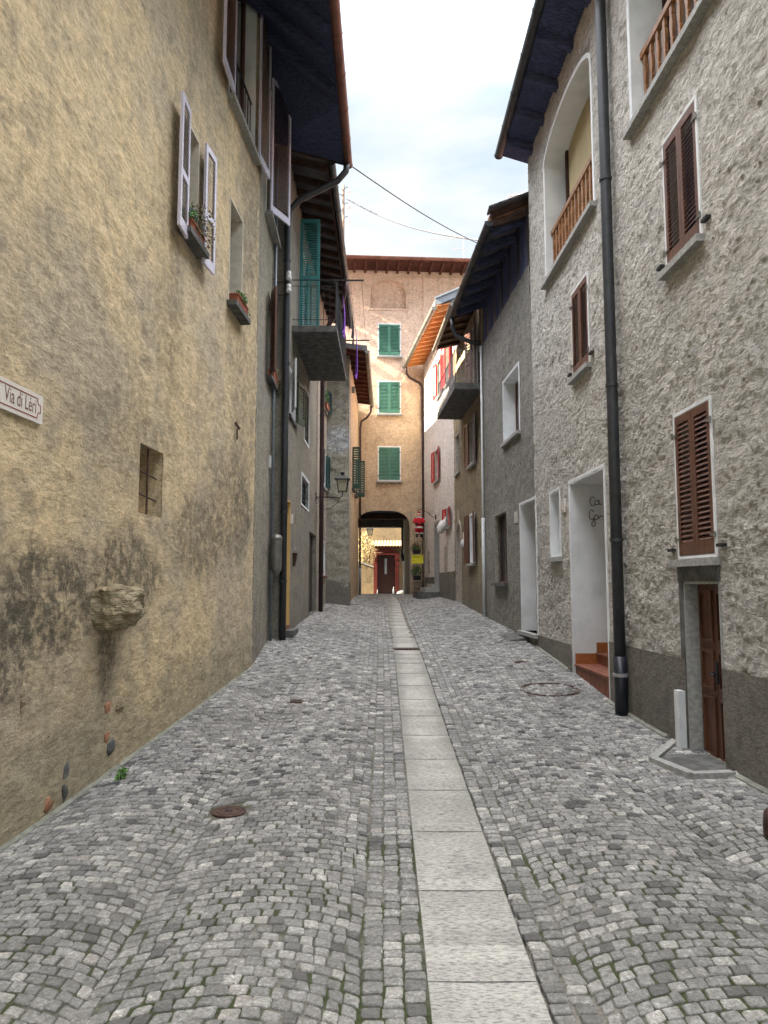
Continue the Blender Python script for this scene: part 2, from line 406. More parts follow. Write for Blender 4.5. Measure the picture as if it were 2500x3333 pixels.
# ------------------------------------------------------------------ walls
class Wall:
    def __init__(s, x0, y0, x1, y1, side):
        s.o = V((x0, y0, 0)); s.e = (V((x1, y1, 0))-s.o); s.L = s.e.length; s.e.normalize()
        s.n = V((s.e.y, -s.e.x, 0))*side; s.holes = []
    def P(s, a, n, z): return s.o+s.e*a+s.n*n+V((0,0,z))
    def hit(s, uv, off=0):
        d = ray(*uv); c = V((0,0,EYE)); o = s.o+s.n*off
        t = (o-c).dot(s.n)/d.dot(s.n); p = c+d*t
        return (p-s.o).dot(s.e), p.z
    def rect(s, p, q, off=0):
        a, z = s.hit(p, off); b, w = s.hit(q, off)
        return min(a, b), max(a, b), min(z, w), max(z, w)
    def box(s, mb, a0, a1, n0, n1, z0, z1): mb.box(s.P(a0, n0, z0), s.e*(a1-a0), s.n*(n1-n0), V((0,0,z1-z0)))
def facade(H, W, z0, z1, mat, step=None, amp=0., depth=5., name='wall', a0=None, a1=None, ends=True, seed=0., skip_holes=()):
    """outer wall with its openings cut out, plus end walls and back"""
    a0 = 0. if a0 is None else a0; a1 = W.L if a1 is None else a1
    A = {a0, a1}; Z = {z0, z1}
    for h in W.holes:
        for x in (h[0], h[1]):
            if a0 < x < a1: A.add(x)
        for x in (h[2], h[3]):
            if z0 < x < z1: Z.add(x)
    def sub(S):
        S = sorted(S); out = []
        for p, q in zip(S, S[1:]):
            n = max(1, math.ceil((q-p)/step)) if step else 1
            out += [p+(q-p)*i/n for i in range(n)]
        return out+[S[-1]]
    A = sub(A); Z = sub(Z); mb = MB(); idx = {}
    def vert(i, j):
        k = (i, j)
        if k not in idx:
            a, z = A[i], Z[j]; n = 0
            if amp:
                d = 9.
                for h in W.holes:
                    dx = max(h[0]-a, 0, a-h[1]); dz = max(h[2]-z, 0, z-h[3]); d = min(d, math.hypot(dx, dz))
                e = min(1, d/.12)
                q = V((a*4.2+seed, z*6.5, seed)); q2 = V((a*13+seed, z*17, 3.))
                if amp > .022:
                    q3 = V((a*8+z*5+seed, z*15-a*3, seed))
                    n = amp*e*(1.1*abs(noise.noise(q3))+.9*abs(noise.noise(q3*2.1))+.7*noise.noise(V((a*2.5, z*4, 1.)))-.6)
                else: n = amp*e*(noise.fractal(q, 1., 2., 3)*.9+noise.noise(q2)*.45)+amp*1.2*e*noise.noise(V((a*.7, z*.7, seed)))
            idx[k] = len(mb.v); mb.v.append(tuple(W.P(a, n, z)))
        return idx[k]
    flip = W.e.cross(V((0,0,1))).dot(W.n) < 0
    for i in range(len(A)-1):
        am = (A[i]+A[i+1])/2
        for j in range(len(Z)-1):
            zm = (Z[j]+Z[j+1])/2
            if any(h[0] < am < h[1] and h[2] < zm < h[3] for h in W.holes): continue
            q = (vert(i, j), vert(i+1, j), vert(i+1, j+1), vert(i, j+1))
            mb.f.append(q[::-1] if flip else q)
    for h in W.holes:
        if h[4]:                                                    # arched head: fill the spandrels
            k = 18; zs = h[3]-h[4]
            pr = [((h[0]+h[1])/2-(h[1]-h[0])/2*math.cos(math.pi*i/k), zs+h[4]*(math.sin(math.pi*i/k) if h[1]-h[0] < 2.1 or h[2] > 0 else (1-abs(math.cos(math.pi*i/k))**2.9)**(1/2.9))) for i in range(k+1)]
            for (x, z), (x2, z2) in zip(pr, pr[1:]):
                q = [W.P(x, 0, z), W.P(x2, 0, z2), W.P(x2, 0, h[3]), W.P(x, 0, h[3])]
                mb.add(q, [(3,2,1,0) if flip else (0,1,2,3)])
    if ends:
        for x in (a0, a1): mb.add([W.P(x, 0, z0), W.P(x, -depth, z0), W.P(x, -depth, z1), W.P(x, 0, z1)], [(0,1,2,3)])
        mb.add([W.P(a0, -depth, z0), W.P(a1, -depth, z0), W.P(a1, -depth, z1), W.P(a0, -depth, z1)], [(0,1,2,3)])
    return mb.build(name, mat, H, smooth=bool(amp))
def leaf_panel(mb, o, ex, en, w, z0, z1, t=.035, st=.06, slat=.05, mid=None, panels=False, slats=True):
    """one shutter leaf: stiles, rails and angled louvres; o hinge foot, ex along, en outward"""
    o = V((o[0], o[1], 0)); ex = V(ex); en = V(en); up = V((0,0,1))
    def bx(a0, a1, n0, n1, b0, b1): mb.box(o+ex*a0+en*n0+up*b0, ex*(a1-a0), en*(n1-n0), up*(b1-b0))
    bx(0, st, 0, t, z0, z1); bx(w-st, w, 0, t, z0, z1)
    cuts = [z0, z1]; rb, rt = .13, .08
    bx(st, w-st, 0.001, t-.001, z0, z0+rb); bx(st, w-st, .001, t-.001, z1-rt, z1)
    spans = [(z0+rb, z1-rt)]
    if mid is not None:
        zm = z0+(z1-z0)*mid; bx(st, w-st, .001, t-.001, zm-.04, zm+.04); spans = [(z0+rb, zm-.04), (zm+.04, z1-rt)]
    for p, q in spans:
        if panels: bx(st, w-st, t*.3, t*.7, p, q); bx(st+.03, w-st-.03, t*.2, t*.9, p+.04, q-.04); continue
        if not slats: continue
        n = max(2, int((q-p)/slat)); h = (q-p)/n; mb.mi = 1
        for i in range(n):
            b = p+h*i
            # louvre tilts down and outward
            mb.hexa([o+ex*st+en*(t*.15)+up*(b+h*.72), o+ex*(w-st)+en*(t*.15)+up*(b+h*.72), o+ex*(w-st)+en*(t*.95)+up*(b+.002), o+ex*st+en*(t*.95)+up*(b+.002),
                     o+ex*st+en*(t*.15)+up*(b+h*.72+.009), o+ex*(w-st)+en*(t*.15)+up*(b+h*.72+.009), o+ex*(w-st)+en*(t*.95)+up*(b+.011), o+ex*st+en*(t*.95)+up*(b+.011)])
        mb.mi = 0
def opening(H, W, r, b=.05, rev=.22, fm='white', pane='glass', jo='brown', sill='granite', kind='window', mull=1, arch=0, proud=.014,
            sill_out=.09, joinery=True, sashes=True, reveal_mat=None, bars=None, label=None, bottom=True):
    """window or door set in wall W; r = (a0,a1,z0,z1) outer edge of its painted surround"""
    a0, a1, z0, z1 = r
    h = (a0+b, a1-b, z0+(b if bottom else 0), z1-b, arch); W.holes.append(h)
    x0, x1, y0, y1 = h[:4]
    root = MB()
    fd = -rev+.02
    ft = .05
    if joinery:
        W.box(root, x0+.005, x0+ft, fd-.04, fd+.02, y0, y1-.004); W.box(root, x1-ft, x1-.005, fd-.04, fd+.02, y0, y1-.004)
        W.box(root, x0+ft, x1-ft, fd-.04, fd+.02, y1-ft, y1-.004); W.box(root, x0+ft, x1-ft, fd-.04, fd+.02, y0+.004, y0+ft)
        for i in range(mull):
            c = x0+(x1-x0)*(i+1)/(mull+1); W.box(root, c-.03, c+.03, fd-.035, fd+.026, y0+ft, y1-ft)
    else:
        W.box(root, x0-.02, x1+.02, fd-.06, fd-.045, y0-.02, y1+.02)
    wn = root.build(kind, jo, H, label=label)
    fr = MB(); am = (a0+a1)/2
    if b > 0:
        W.box(fr, a0, x0, -.02, proud, z0, z1-b if arch == 0 else y1-arch)
        W.box(fr, x1, a1, -.02, proud, z0, z1-b if arch == 0 else y1-arch)
        if not arch: W.box(fr, a0, a1, -.02, proud+.002, y1, z1)
        if bottom: W.box(fr, x0, x1, -.02, proud+.002, z0, y0)
    tk = .025
    W.box(fr, x0-.001, x0+tk, -rev-.03, proud-.003, y0, (y1 if not arch else y1-arch)); W.box(fr, x1-tk, x1+.001, -rev-.03, proud-.003, y0, (y1 if not arch else y1-arch))
    if not arch: W.box(fr, x0, x1, -rev-.03, proud-.003, y1-tk, y1+.001)
    else:
        k = 18; zs = y1-arch
        def arc(i, e=0.):
            t = math.pi*i/k; return ((x0+x1)/2-(x1-x0+2*e)/2*math.cos(t), zs+(arch+e)*math.sin(t))
        for i in range(k):
            p, q = arc(i), arc(i+1); p2, q2 = arc(i, b+.02), arc(i+1, b+.02)
            pp = proud+.006; p, q = arc(i, -.012), arc(i+1, -.012); fr.hexa([W.P(p[0], -rev-.03, p[1]), W.P(q[0], -rev-.03, q[1]), W.P(q2[0], -rev-.03, q2[1]), W.P(p2[0], -rev-.03, p2[1]),
                     W.P(p[0], pp, p[1]), W.P(q[0], pp, q[1]), W.P(q2[0], pp, q2[1]), W.P(p2[0], pp, p2[1])])
    if bottom: W.box(fr, x0+tk, x1-tk, -rev-.03, -.005, y0-.001, y0+.012)
    fr.build('frame', fm, wn)
    if pane:
        p = MB(); W.box(p, x0+.002, x1-.002, fd-.03, fd-.02, y0+.002, y1-.002); p.build('pane', pane, wn)
    if sill:
        s = MB(); W.box(s, a0-.05, a1+.05, -.03, sill_out, z0-.07, z0+.004); s.build('sill', sill, wn)
    if bars:
        bb = MB(); nb, nh, off = bars
        for i in range(nb):
            c = x0+(x1-x0)*(i+.5)/nb; bb.beam(W.P(c, off, y0), W.P(c, off, y1), .014, .014, W.n)
        for i in range(nh):
            z = y0+(y1-y0)*(i+1)/(nh+1); bb.beam(W.P(x0, off, z), W.P(x1, off, z), .014, .014)
        bb.build('grille', 'iron', wn)
    return wn, h
def closed_shutters(W, wn, h, mat, slat=.045, n=.012, lab=None, mid=None, panels=False):
    w = (h[1]-h[0])/2-.003
    for i, (a, sgn) in enumerate(((h[0], 1), (h[1], -1))):
        m = MB(); leaf_panel(m, W.P(a, n, 0), W.e*sgn, W.n, w, h[2]+.01, h[3]-.01, slat=slat, mid=mid, panels=panels, st=min(.06, w*.2))
        m.build('shutter', mat, wn)
def hinges(W, wn, h, mat='zinc', n=.05):
    for a, s in ((h[0], -1), (h[1], 1)):
        for z in (h[2]+.18, h[3]-.2):
            m = MB(); W.box(m, min(a-s*.05, a+s*.055), max(a-s*.05, a+s*.055), n-.002, n+.008, z-.012, z+.012)
            m.tube([W.P(a+s*.045, n+.01, z-.03), W.P(a+s*.045, n+.01, z+.03)], .012, 6); m.build('hinge', mat, wn)
def open_leaf(W, wn, a, sgn, w, z0, z1, ang, mat, slat=.06, mid=None, n=.05, panels=False, t=.035, st=.06):
    """leaf hinged at a, swung by ang degrees from closed; 180 lies flat on the wall beside the opening"""
    r = math.radians(ang); ex = W.e*(sgn*math.cos(r))+W.n*math.sin(r)
    en = W.n*math.cos(r)-W.e*(sgn*math.sin(r))
    if ang > 100: en = -en
    m = MB(); leaf_panel(m, W.P(a, n, 0), ex, en, w, z0, z1, slat=slat, mid=mid, panels=panels, t=t, st=min(st, w*.22))
    return m.build('shutter', mat, wn)
def slab_roof(H, g0, g1, i0, i1, mat_roof, under, th=.16, ridge=4.5, rise=.32, name='roof'):
    """roof plane from eaves line g0-g1 up past wall line i0-i1 to a ridge; 'eaves' is its boarded underside"""
    g0, g1, i0, i1 = map(V, (g0, g1, i0, i1)); up = V((0,0,th))
    e = MB(); lo = V((0,0,.03)); e.hexa([g0, g1, i1, i0, g0+lo, g1+lo, i1+lo, i0+lo]); e.build('eaves', under, H)
    m = MB(); d0 = (i0-g0); d0.z = 0; d0.normalize(); d1 = (i1-g1); d1.z = 0; d1.normalize()
    r0 = i0+d0*ridge+V((0,0,rise*ridge)); r1 = i1+d1*ridge+V((0,0,rise*ridge)); sl = V((0,0,.034)); o0 = -d0*.05; o1 = -d1*.05
    m.hexa([g0+sl+o0, g1+sl+o1, i1+sl, i0+sl, g0+up+o0, g1+up+o1, i1+up, i0+up])
    m.hexa([i0+sl, i1+sl, r1, r0, i0+up, i1+up, r1+up, r0+up])
    b0 = r0+d0*ridge-V((0,0,rise*ridge)); b1 = r1+d1*ridge-V((0,0,rise*ridge))
    m.hexa([r0, r1, b1, b0, r0+up, r1+up, b1+up, b0+up])
    return m.build(name, mat_roof, H)
def rafters(H, g0, g1, i0, i1, n, w, h, mat, inset=.06, name='rafter', jit=0):
    g0, g1, i0, i1 = map(V, (g0, g1, i0, i1))
    for k in range(n):
        t = (k+.35)/n+random.uniform(-jit, jit); a = g0.lerp(g1, t); b = i0.lerp(i1, t); a = a.lerp(b, inset)
        m = MB(); m.beam(a-V((0,0,h/2+.001)), b-V((0,0,h/2+.001)), w, h); m.build(name, mat, H)
def pipe(H, pts, r, mat, bands=(), name='downpipe', bm='steel'):
    m = MB(); m.tube(pts, r, 12)
    p = m.build(name, mat, H, smooth=True)
    if bands:
        b = MB()
        for q in bands: b.tube([V(q)-V((0,0,.02)), V(q)+V((0,0,.02))], r*1.18, 12)
        b.build('clamp', bm, p)
    return p

# ================================================================== GROUND, SETTS, CHANNEL
def ground_sheet():
    xs = [-400,-60,-12,-6]+[-3.4+.2*i for i in range(37)]+[6,12,60,400]
    ys = [-400,-60,-12,-4]+[-3.5+.25*i for i in range(200)]+[60,120,500]
    mb = MB(); nx = len(xs)
    for y in ys:
        for x in xs: mb.v.append((x, y, gz(max(-3.2, min(3.5, x)), max(-4, min(49, y)))-(.06 if abs(x-interp(XG, y)) < .17 else .009)))
    for j in range(len(ys)-1):
        for i in range(nx-1): mb.f.append((j*nx+i, j*nx+i+1, (j+1)*nx+i+1, (j+1)*nx+i))
    return mb.build('ground', 'joint', smooth=True, kind='structure')
ground_sheet()
CW = .255                                                       # half width of the slab channel
MAN = [(atZ(745,2640,.08), .135), (atZ(967,2283,.28), .1), (atZ(1790,2265,.25), .40), (atZ(1695,2147,.55), .1)]
PIT = (2.64, 3.3, 6.62, 7.42)
def setts():
    mb = MB(); R = 1.08; ch = 1.24; hc = ch/2; rh = .084
    rnd = random.Random(4)
    def stone(q, big):
        c = sum((V((p[0], p[1], 0)) for p in q), V((0,0,0)))/4
        if c.y < 1.6 or c.y > 44: return
        if abs(c.x-interp(XG, c.y)) < CW+.03+(.0 if big else 0): return
        for m, r in MAN:
            d = (V((m.x, m.y, 0))-c).length
            if r < .3 and d < r+.03: return
            if r > .3 and abs(d-r) < .03: return
        if PIT[0] < c.x and PIT[2] < c.y < PIT[3]: return
        n = 8 if c.y < 10.5 else 4
        dx_, dy_ = rnd.gauss(0, .0035), rnd.gauss(0, .0045)
        q = [(p[0]+dx_+rnd.gauss(0, .003), p[1]+dy_+rnd.gauss(0, .003), 0) for p in q]
        ring = []
        for i in range(4):
            p = V(q[i]); a = V(q[i-1]); b = V(q[(i+1) % 4])
            if n == 8:
                f = rnd.uniform(.05, .16)
                ring += [p.lerp(a, f), p.lerp(b, rnd.uniform(.05, .16))]
            else: ring.append(p)
        g = rnd.uniform(.83, .945) if c.y < 5.5 else rnd.uniform(.86, .955)
        jx, jy = rnd.uniform(-.003, .003), rnd.uniform(-.003, .003)
        z = rnd.uniform(-.002, .002); tx, ty = rnd.gauss(0, .02), rnd.gauss(0, .02)
        o = len(mb.v); gc = gz(c.x, c.y)
        sx = (gz(c.x+.05, c.y)-gz(c.x-.05, c.y))/.1; sy = (gz(c.x, c.y+.05)-gz(c.x, c.y-.05))/.1
        def Z(p, dz): return gc+(p[0]-c.x)*sx+(p[1]-c.y)*sy+dz
        for p in ring:
            x = c.x+(p[0]-c.x)*g*1.03+jx; y = c.y+(p[1]-c.y)*g*1.03+jy; mb.v.append((x, y, Z((x, y), -.03)))
        for p in ring:
            x = c.x+(p[0]-c.x)*g+jx; y = c.y+(p[1]-c.y)*g+jy; mb.v.append((x, y, Z((x, y), -.0035+z*.5)))
        for p in ring:
            x = c.x+(p[0]-c.x)*g*.86+jx; y = c.y+(p[1]-c.y)*g*.86+jy
            mb.v.append((x, y, Z((x, y), .001+z+(x-c.x)*tx+(y-c.y)*ty)))
        for k in range(2):
            for i in range(n): mb.f.append((o+k*n+i, o+k*n+(i+1) % n, o+(k+1)*n+(i+1) % n, o+(k+1)*n+i))
        mb.f.append(tuple(o+2*n+i for i in range(n)))
    # straight courses beside the channel
    for side, nrow in ((-1, 3), (1, 2)):
        for r in range(nrow):
            y = 1.6+rnd.random()*.1
            while y < 44:
                L = rnd.uniform(.07, .1); xg = interp(XG, y+L/2)
                x0 = xg+side*(CW+.006+r*.1); x1 = x0+side*.1
                a, b = min(x0, x1), max(x0, x1); j = lambda: rnd.uniform(-.006, .006)
                stone([(a+j(), y+j(), 0), (b+j(), y+j(), 0), (b+j(), y+L+j(), 0), (a+j(), y+L+j(), 0)], False); y += L
    # segmental arcs
    def arcs(x0, x1, sgn):
        xc = x0+sgn*hc; k = 0
        while (xc-hc < x1 if sgn > 0 else xc+hc > x1):
            T = math.asin(hc/R); yy = 0.9
            row = 0
            while yy < 44.5:
                n = 15 if row % 2 else 14
                th = [-T+2*T*(i+rnd.uniform(-.14, .14)*(0 < i < n))/n for i in range(n+1)]
                r0 = yy-R*.93; r1 = r0+rh
                for i in range(n):
                    q = []
                    for (t, rr) in ((th[i], r0), (th[i+1], r0), (th[i+1], r1), (th[i], r1)):
                        wob = .012*noise.noise(V((xc+R*math.sin(t)*2, rr*2.2, 5.)))
                        py = rr+R*math.cos(t)+rnd.uniform(-.006, .006)+wob
                        q.append((xc+R*math.sin(t)+rnd.uniform(-.006, .006)+wob+interp(XG, py)-.46+(.06)*noise.noise(V((py*.4, xc*.25+math.sin(t)*R*.25, 9.)))*min(1, max(0, abs(xc+R*math.sin(t)-.46)-.6)), py, 0))
                    cx = sum(p[0] for p in q)/4; cy = sum(p[1] for p in q)/4
                    xg = interp(XG, cy)
                    if (sgn < 0 and cx > xg-CW-.33) or (sgn > 0 and cx < xg+CW+.23): continue
                    if not (interp(XL, cy)-.2 < cx < interp(XR, cy)+.25): continue
                    stone(q, True)
                yy += rh; row += 1
            xc += sgn*ch; k += 1
    arcs(.46-CW-.312, -3.9, -1); arcs(.46+CW+.212, 4.3, 1)
    return mb.build('cobbled_street', 'cobble', kind='structure')
setts()
def channel():
    mb = MB(); y = -.2; rnd = random.Random(3)
    ends = []
    while y < 43:
        L = .95; ends.append((y, y+L)); y += L
    for a, b in ends:
        if a < 14.75 < b: b = 14.7
        a += .004; b -= .004; n = 6
        if a > 14.7 and a < 15.0: a = 15.0
        if b-a < .1: continue
        for i in range(n):
            y0 = a+(b-a)*i/n; y1 = a+(b-a)*(i+1)/n; o = len(mb.v)
            cols = (-1, -.98, 0, .98, 1); dz = (-.03, .001, -.004, .001, -.03)
            for yy in (y0, y1):
                g = interp(XG, yy)
                e = .006 if (yy == a or yy == b) else 0
                for c, d in zip(cols, dz): mb.v.append((g+c*CW, yy, interp(ZC, yy)+d-e))
            for c in range(4): mb.f.append((o+c, o+c+1, o+6+c, o+5+c))
            if i == 0: mb.add([(interp(XG,y0)+c*CW, y0, interp(ZC,y0)+d) for c, d in ((-1,-.06),(1,-.06),(1,-.004),(-1,-.004))], [(0,1,2,3)])
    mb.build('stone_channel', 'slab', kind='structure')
channel()
# cast iron grate in the channel
t = thing('drain_grate', (.44, 14.85, interp(ZC, 14.85)), 'rusty cast iron drain grate with wavy slots set in the stone channel', 'grate')
m = MB(); zc = interp(ZC, 14.85)
for x in (.44-.29, .44+.265): m.box((x, 14.72, zc-.03), (.025,0,0), (0,.27,0), (0,0,.036))
for y in (14.72, 14.965): m.box((.175, y, zc-.03), (.53,0,0), (0,.025,0), (0,0,.036))
m.build('frame', 'rust', t); m = MB()
for i in range(9):
    x = .19+i*.058
    for j in range(3): m.beam((x+(.02 if j % 2 else 0), 14.745+j*.073, zc-.008), (x+(0 if j % 2 else .02), 14.745+(j+1)*.073, zc-.008), .026, .02)
m.build('slotted_grid', 'rust', t)
m = MB(); m.box((.18, 14.73, zc-.16), (.52,0,0), (0,.25,0), (0,0,.02)); m.build('sump', 'cloth_black', t)
for (p, r), lab in zip(MAN, ('small round rusty iron cover set in the setts, nearest to the ochre wall', 'small rusty cover further up the left side of the street', '',
                             'small dark cover beside the loose stone step on the right')):
    z = gz(p.x, p.y)
    if r < .3:
        if p.y < 3.6: continue
        t = thing('valve_cover', (p.x, p.y, z), lab, 'manhole cover'); m = MB(); m.lathe((p.x, p.y, z-.03), [(r*.98, 0), (r, .03), (r*.93, .034), (r*.9, .029), (r*.72, .029), (r*.7, .034), (r*.62, .034), (r*.6, .029), (r*.2, .029), (.0, .031)], 28)
        m.build('lid', 'rust', t); m = MB(); m.tube([(p.x-.03, p.y, z+.004), (p.x+.03, p.y, z+.004)], .006, 6); m.build('lifting_pin', 'steel', t)
    else:
        t = thing('paved_manhole', (p.x, p.y, z), 'large round manhole rim filled with setts on the right of the street', 'manhole cover')
        m = MB(); n = 40
        sy = (gz(p.x, p.y+.3)-gz(p.x, p.y-.3))/.6; sx = (gz(p.x+.3, p.y)-gz(p.x-.3, p.y))/.6
        for rr in (r-.028, r+.012):
            pts = [(p.x+math.cos(2*math.pi*i/n)*rr, p.y+math.sin(2*math.pi*i/n)*rr, z+sx*math.cos(2*math.pi*i/n)*rr+sy*math.sin(2*math.pi*i/n)*rr) for i in range(n+1)]
            m.tube(pts, .007, 6)
        m.build('rim', 'rust', t)

# ================================================================== LEFT 1: ochre house
L1 = Wall(-3.141, -4, -2.24, 12.7, 1)
L1b = Wall(-2.24, 12.7, -2.31, 15.02, 1)
H = thing('ochre_house', (-2.9, 2, 0), 'tall ochre plastered house with weathered wall filling the left of the picture', 'house')
def flat_leaves(W, wn, h, lw, n, mats, mid=.42, slat=.05, angs=(178, 178)):
    for a, s, mt, an in ((h[0], 1, mats[0], angs[0]), (h[1], -1, mats[1], angs[1])):
        open_leaf(W, wn, a, s, lw, h[2]-.02, h[3]+.02, an, mt, slat=slat, mid=mid, n=n)
# small window with open shutters
r = L1.rect((584, 742), (648, 466))
wn, h = opening(H, L1, r, b=0, rev=.24, fm='reveal', jo='brown', sill='granite_dark', sill_out=.16)
z0 = L1.hit((556, 700), .1)[1]; z1 = L1.hit((566, 250), .1)[1]
for a, s, p, q in ((h[0], 1, 566, 602), (h[1], -1, 674, 702)):
    w = abs(L1.hit((p, 300), .1)[0]-L1.hit((q, 300), .1)[0]) if s > 0 else abs(L1.hit((p, 500), .1)[0]-L1.hit((q, 500), .1)[0])
    open_leaf(L1, wn, a, s, w, z0, z1, 176, 'lilac_sky_sheen', slat=.055, mid=.42, n=.075)
W1 = (L1, h, r)
# tall upper window with rail
b0, zb = L1.hit((742, 309)); b1 = L1.hit((828, 462))[0]
r = (b0, b1, zb, zb+2.95)
wn, h = opening(H, L1, r, b=.03, rev=.22, fm='white', jo='brown', sill='granite', sill_out=.12)
for a, s in ((h[0], 1), (h[1], -1)): open_leaf(L1, wn, a, s, .74 if s > 0 else .66, h[2]-.03, h[3]+.02, 177, 'lilac_sky_sheen', slat=.06, mid=None, n=.075)
m = MB()
for i in range(9):
    a = h[0]+(h[1]-h[0])*(i+.5)/9; m.beam(L1.P(a, -.05, h[2]+.02), L1.P(a, -.05, h[2]+.95), .014, .014, L1.n)
m.beam(L1.P(h[0], -.05, h[2]+.96), L1.P(h[1], -.05, h[2]+.96), .03, .02); m.build('railing', 'steel', wn)
# narrow window with planter
a0 = L1.hit((742, 950))[0]; a1, z1 = L1.hit((790, 722)); z0 = L1.hit((745, 985))[1]
r = (a0, a1, z0, z1)
wn, h = opening(H, L1, r, b=0, rev=.24, fm='reveal', jo='cellar', sill='granite_dark', sill_out=.15, mull=0)
W3 = (L1, h, r)
# barred niche low on the wall
a0, z1 = L1.hit((457, 1440)); a1 = L1.hit((531, 1480))[0]; z0 = L1.hit((450, 1668))[1]
L1.holes.append((a0, a1, z0, z1, 0)); m = MB()
for (x0, x1, n0, n1, y0, y1) in ((a0-.02, a0+.004, -.42, -.01, z0, z1), (a1-.004, a1+.03, -.42, -.01, z0, z1), (a0, a1, -.42, -.01, z1-.004, z1+.03), (a0, a1, -.42, -.01, z0-.03, z0+.004), (a0-.02, a1+.03, -.45, -.4, z0, z1)):
    L1.box(m, x0, x1, n0, n1, y0, y1)
nb = m.build('niche', 'ochre', H); m = MB(); am = (a0+a1)/2+.02
m.tube([L1.P(am, -.05, z0-.01), L1.P(am, -.05, z1)], .012, 6)
for f in (.3, .64): m.tube([L1.P(a0, -.05, z0+(z1-z0)*f), L1.P(a1+.02, -.07, z0+(z1-z0)*f-.03)], .009, 6)
m.build('iron_bars', 'rust', nb)
# plane B window with the big louvred leaf standing open
a0, zb = L1b.hit((865, 690)); a1 = L1b.hit((898, 800))[0]
r = (a0, a1, zb, zb+2.75)
wn, h = opening(H, L1b, r, b=.02, rev=.2, fm='white', jo='brown', sill='granite', sill_out=.14, mull=0)
w = (h[1]-h[0])
open_leaf(L1b, wn, h[0]+.02, 1, .67, h[2]+.02, h[3]+.04, 27, 'lilac_sky_sheen', slat=.06, n=.07)
# window below on plane B with narrow open shutters and a dry plant
a0, zb = L1b.hit((868, 1222)); a1 = L1b.hit((892, 1280))[0]; zt = L1b.hit((876, 960))[1]
r = (a0, max(a1, a0+.55), zb, zt)
wn, h = opening(H, L1b, r, b=.01, rev=.15, fm='left_grey', jo='brown', sill='granite_dark', sill_out=.12, mull=0)
open_leaf(L1b, wn, h[0], 1, .34, h[2]+.02, h[3], 158, 'brown', slat=.05, n=.06); open_leaf(L1b, wn, h[1], -1, .34, h[2]+.02, h[3], 160, 'brown', slat=.05, n=.06)
W5 = (L1b, h, r)
facade(H, L1, -.5, 12.5, 'ochre', step=.05, amp=.013, depth=6, a0=5., ends=True)
facade(H, L1, -.5, 12.5, 'ochre', depth=6, a0=0, a1=5., name='street_wall')
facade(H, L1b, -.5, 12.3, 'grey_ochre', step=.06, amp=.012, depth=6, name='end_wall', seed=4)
# eaves: the underside climbs to the wall and drops toward the far verge
gA = V((-.83, -4, 10.85)); gB = V((-.83, 13.2, 10.85)); gC = V((-.82, 15.1, 10.83))
iA = V((-3.3, -4, 12.3)); iB = V((-2.4, 13.2, 12.2)); iC = V((-2.5, 15.1, 11.3))
slab_roof(H, gA, gB, iA, iB, 'roof_tile', 'beam', ridge=4.5, rise=.4)
m = MB(); lo = V((0,0,.12)); m.hexa([gB, gC, iC, iB, gB+lo, gC+lo, iC+lo, iB+lo]); m.build('eaves', 'beam', H)
rafters(H, gA.lerp(gB, .35), gB, iA.lerp(iB, .35), iB, 15, .12, .16, 'beam')
m = MB(); m.gutter((-.78, -4, 10.86), (-.765, 15.13, 10.83), .085); m.build('gutter', 'copper', H)
m = MB(); m.beam(gC+V((.02,.02,.05)), iC+V((0,.02,.05)), .03, .16); m.build('verge_board', 'beam_brown', H)
# mortar fillet along the foot
m = MB(); pts = []
for i in range(57):
    a = 4.+i*.22
    if a > L1.L: break
    p = L1.P(a, 0, 0); pts.append((p, gz(p.x+.05, p.y)))
for (p, z), (q, w) in zip(pts, pts[1:]):
    k = .035+.02*noise.noise(V((p.y*2, 0, 0))); d = L1.n
    m.hexa([p+V((0,0,z-.05)), q+V((0,0,w-.05)), q+d*k+V((0,0,w-.05)), p+d*k+V((0,0,z-.05)),
            p+V((0,0,z+.022)), q+V((0,0,w+.022)), q+d*k*.9+V((0,0,w+.004)), p+d*k*.9+V((0,0,z+.004))])
m.build('mortar_fillet', 'mortar', H)
# corbel rock and the stones and bricks that show through
def rocky(c, r, seed, mat, name, sub=3, amp=.28):
    import bmesh
    bm = bmesh.new(); bmesh.ops.create_icosphere(bm, subdivisions=sub, radius=1)
    for v in bm.verts:
        p = v.co.copy(); d = 1+amp*noise.fractal(p*1.6+V((seed, 0, 0)), 1., 2., 4); q = V((max(-.85, min(.85, p.x)), max(-.8, min(.8, p.y)), max(-.75, min(.75, p.z))))*d
        v.co = V((q.x*r[0], q.y*r[1], q.z*r[2]))
    mb = MB(); mb.v = [tuple(V(c)+v.co) for v in bm.verts]; bm.verts.index_update(); mb.f = [tuple(v.index for v in f.verts) for f in bm.faces]; bm.free()
    return mb.build(name, mat, H, smooth=sub < 3)
a, z = L1.hit((352, 1975)); c = L1.P(a, .06, z); rocky(c, (.25, .44, .25), 2., 'rock', 'corbel_stone', 5, .2)
for (u, v, ry, rz, mt, nm) in ((215, 2545, .07, .13, 'granite_dark', 'exposed_stone'), (157, 2617, .06, .06, 'brick', 'exposed_brick'), (352, 2305, .07, .055, 'brick', 'exposed_brick'),
                              (392, 2298, .07, .045, 'rock', 'exposed_stone'), (350, 2398, .05, .055, 'brick', 'exposed_brick'), (362, 2428, .08, .06, 'granite_dark', 'exposed_stone'),
                              (75, 2290, .04, .15, 'rock', 'exposed_stone'), (170, 2372, .09, .07, 'rock', 'exposed_stone')):
    a, z = L1.hit((u, v)); rocky(L1.P(a, -.006, z), (.017, ry*1.5, rz*1.35), u*.1, mt, nm, 2, .4)
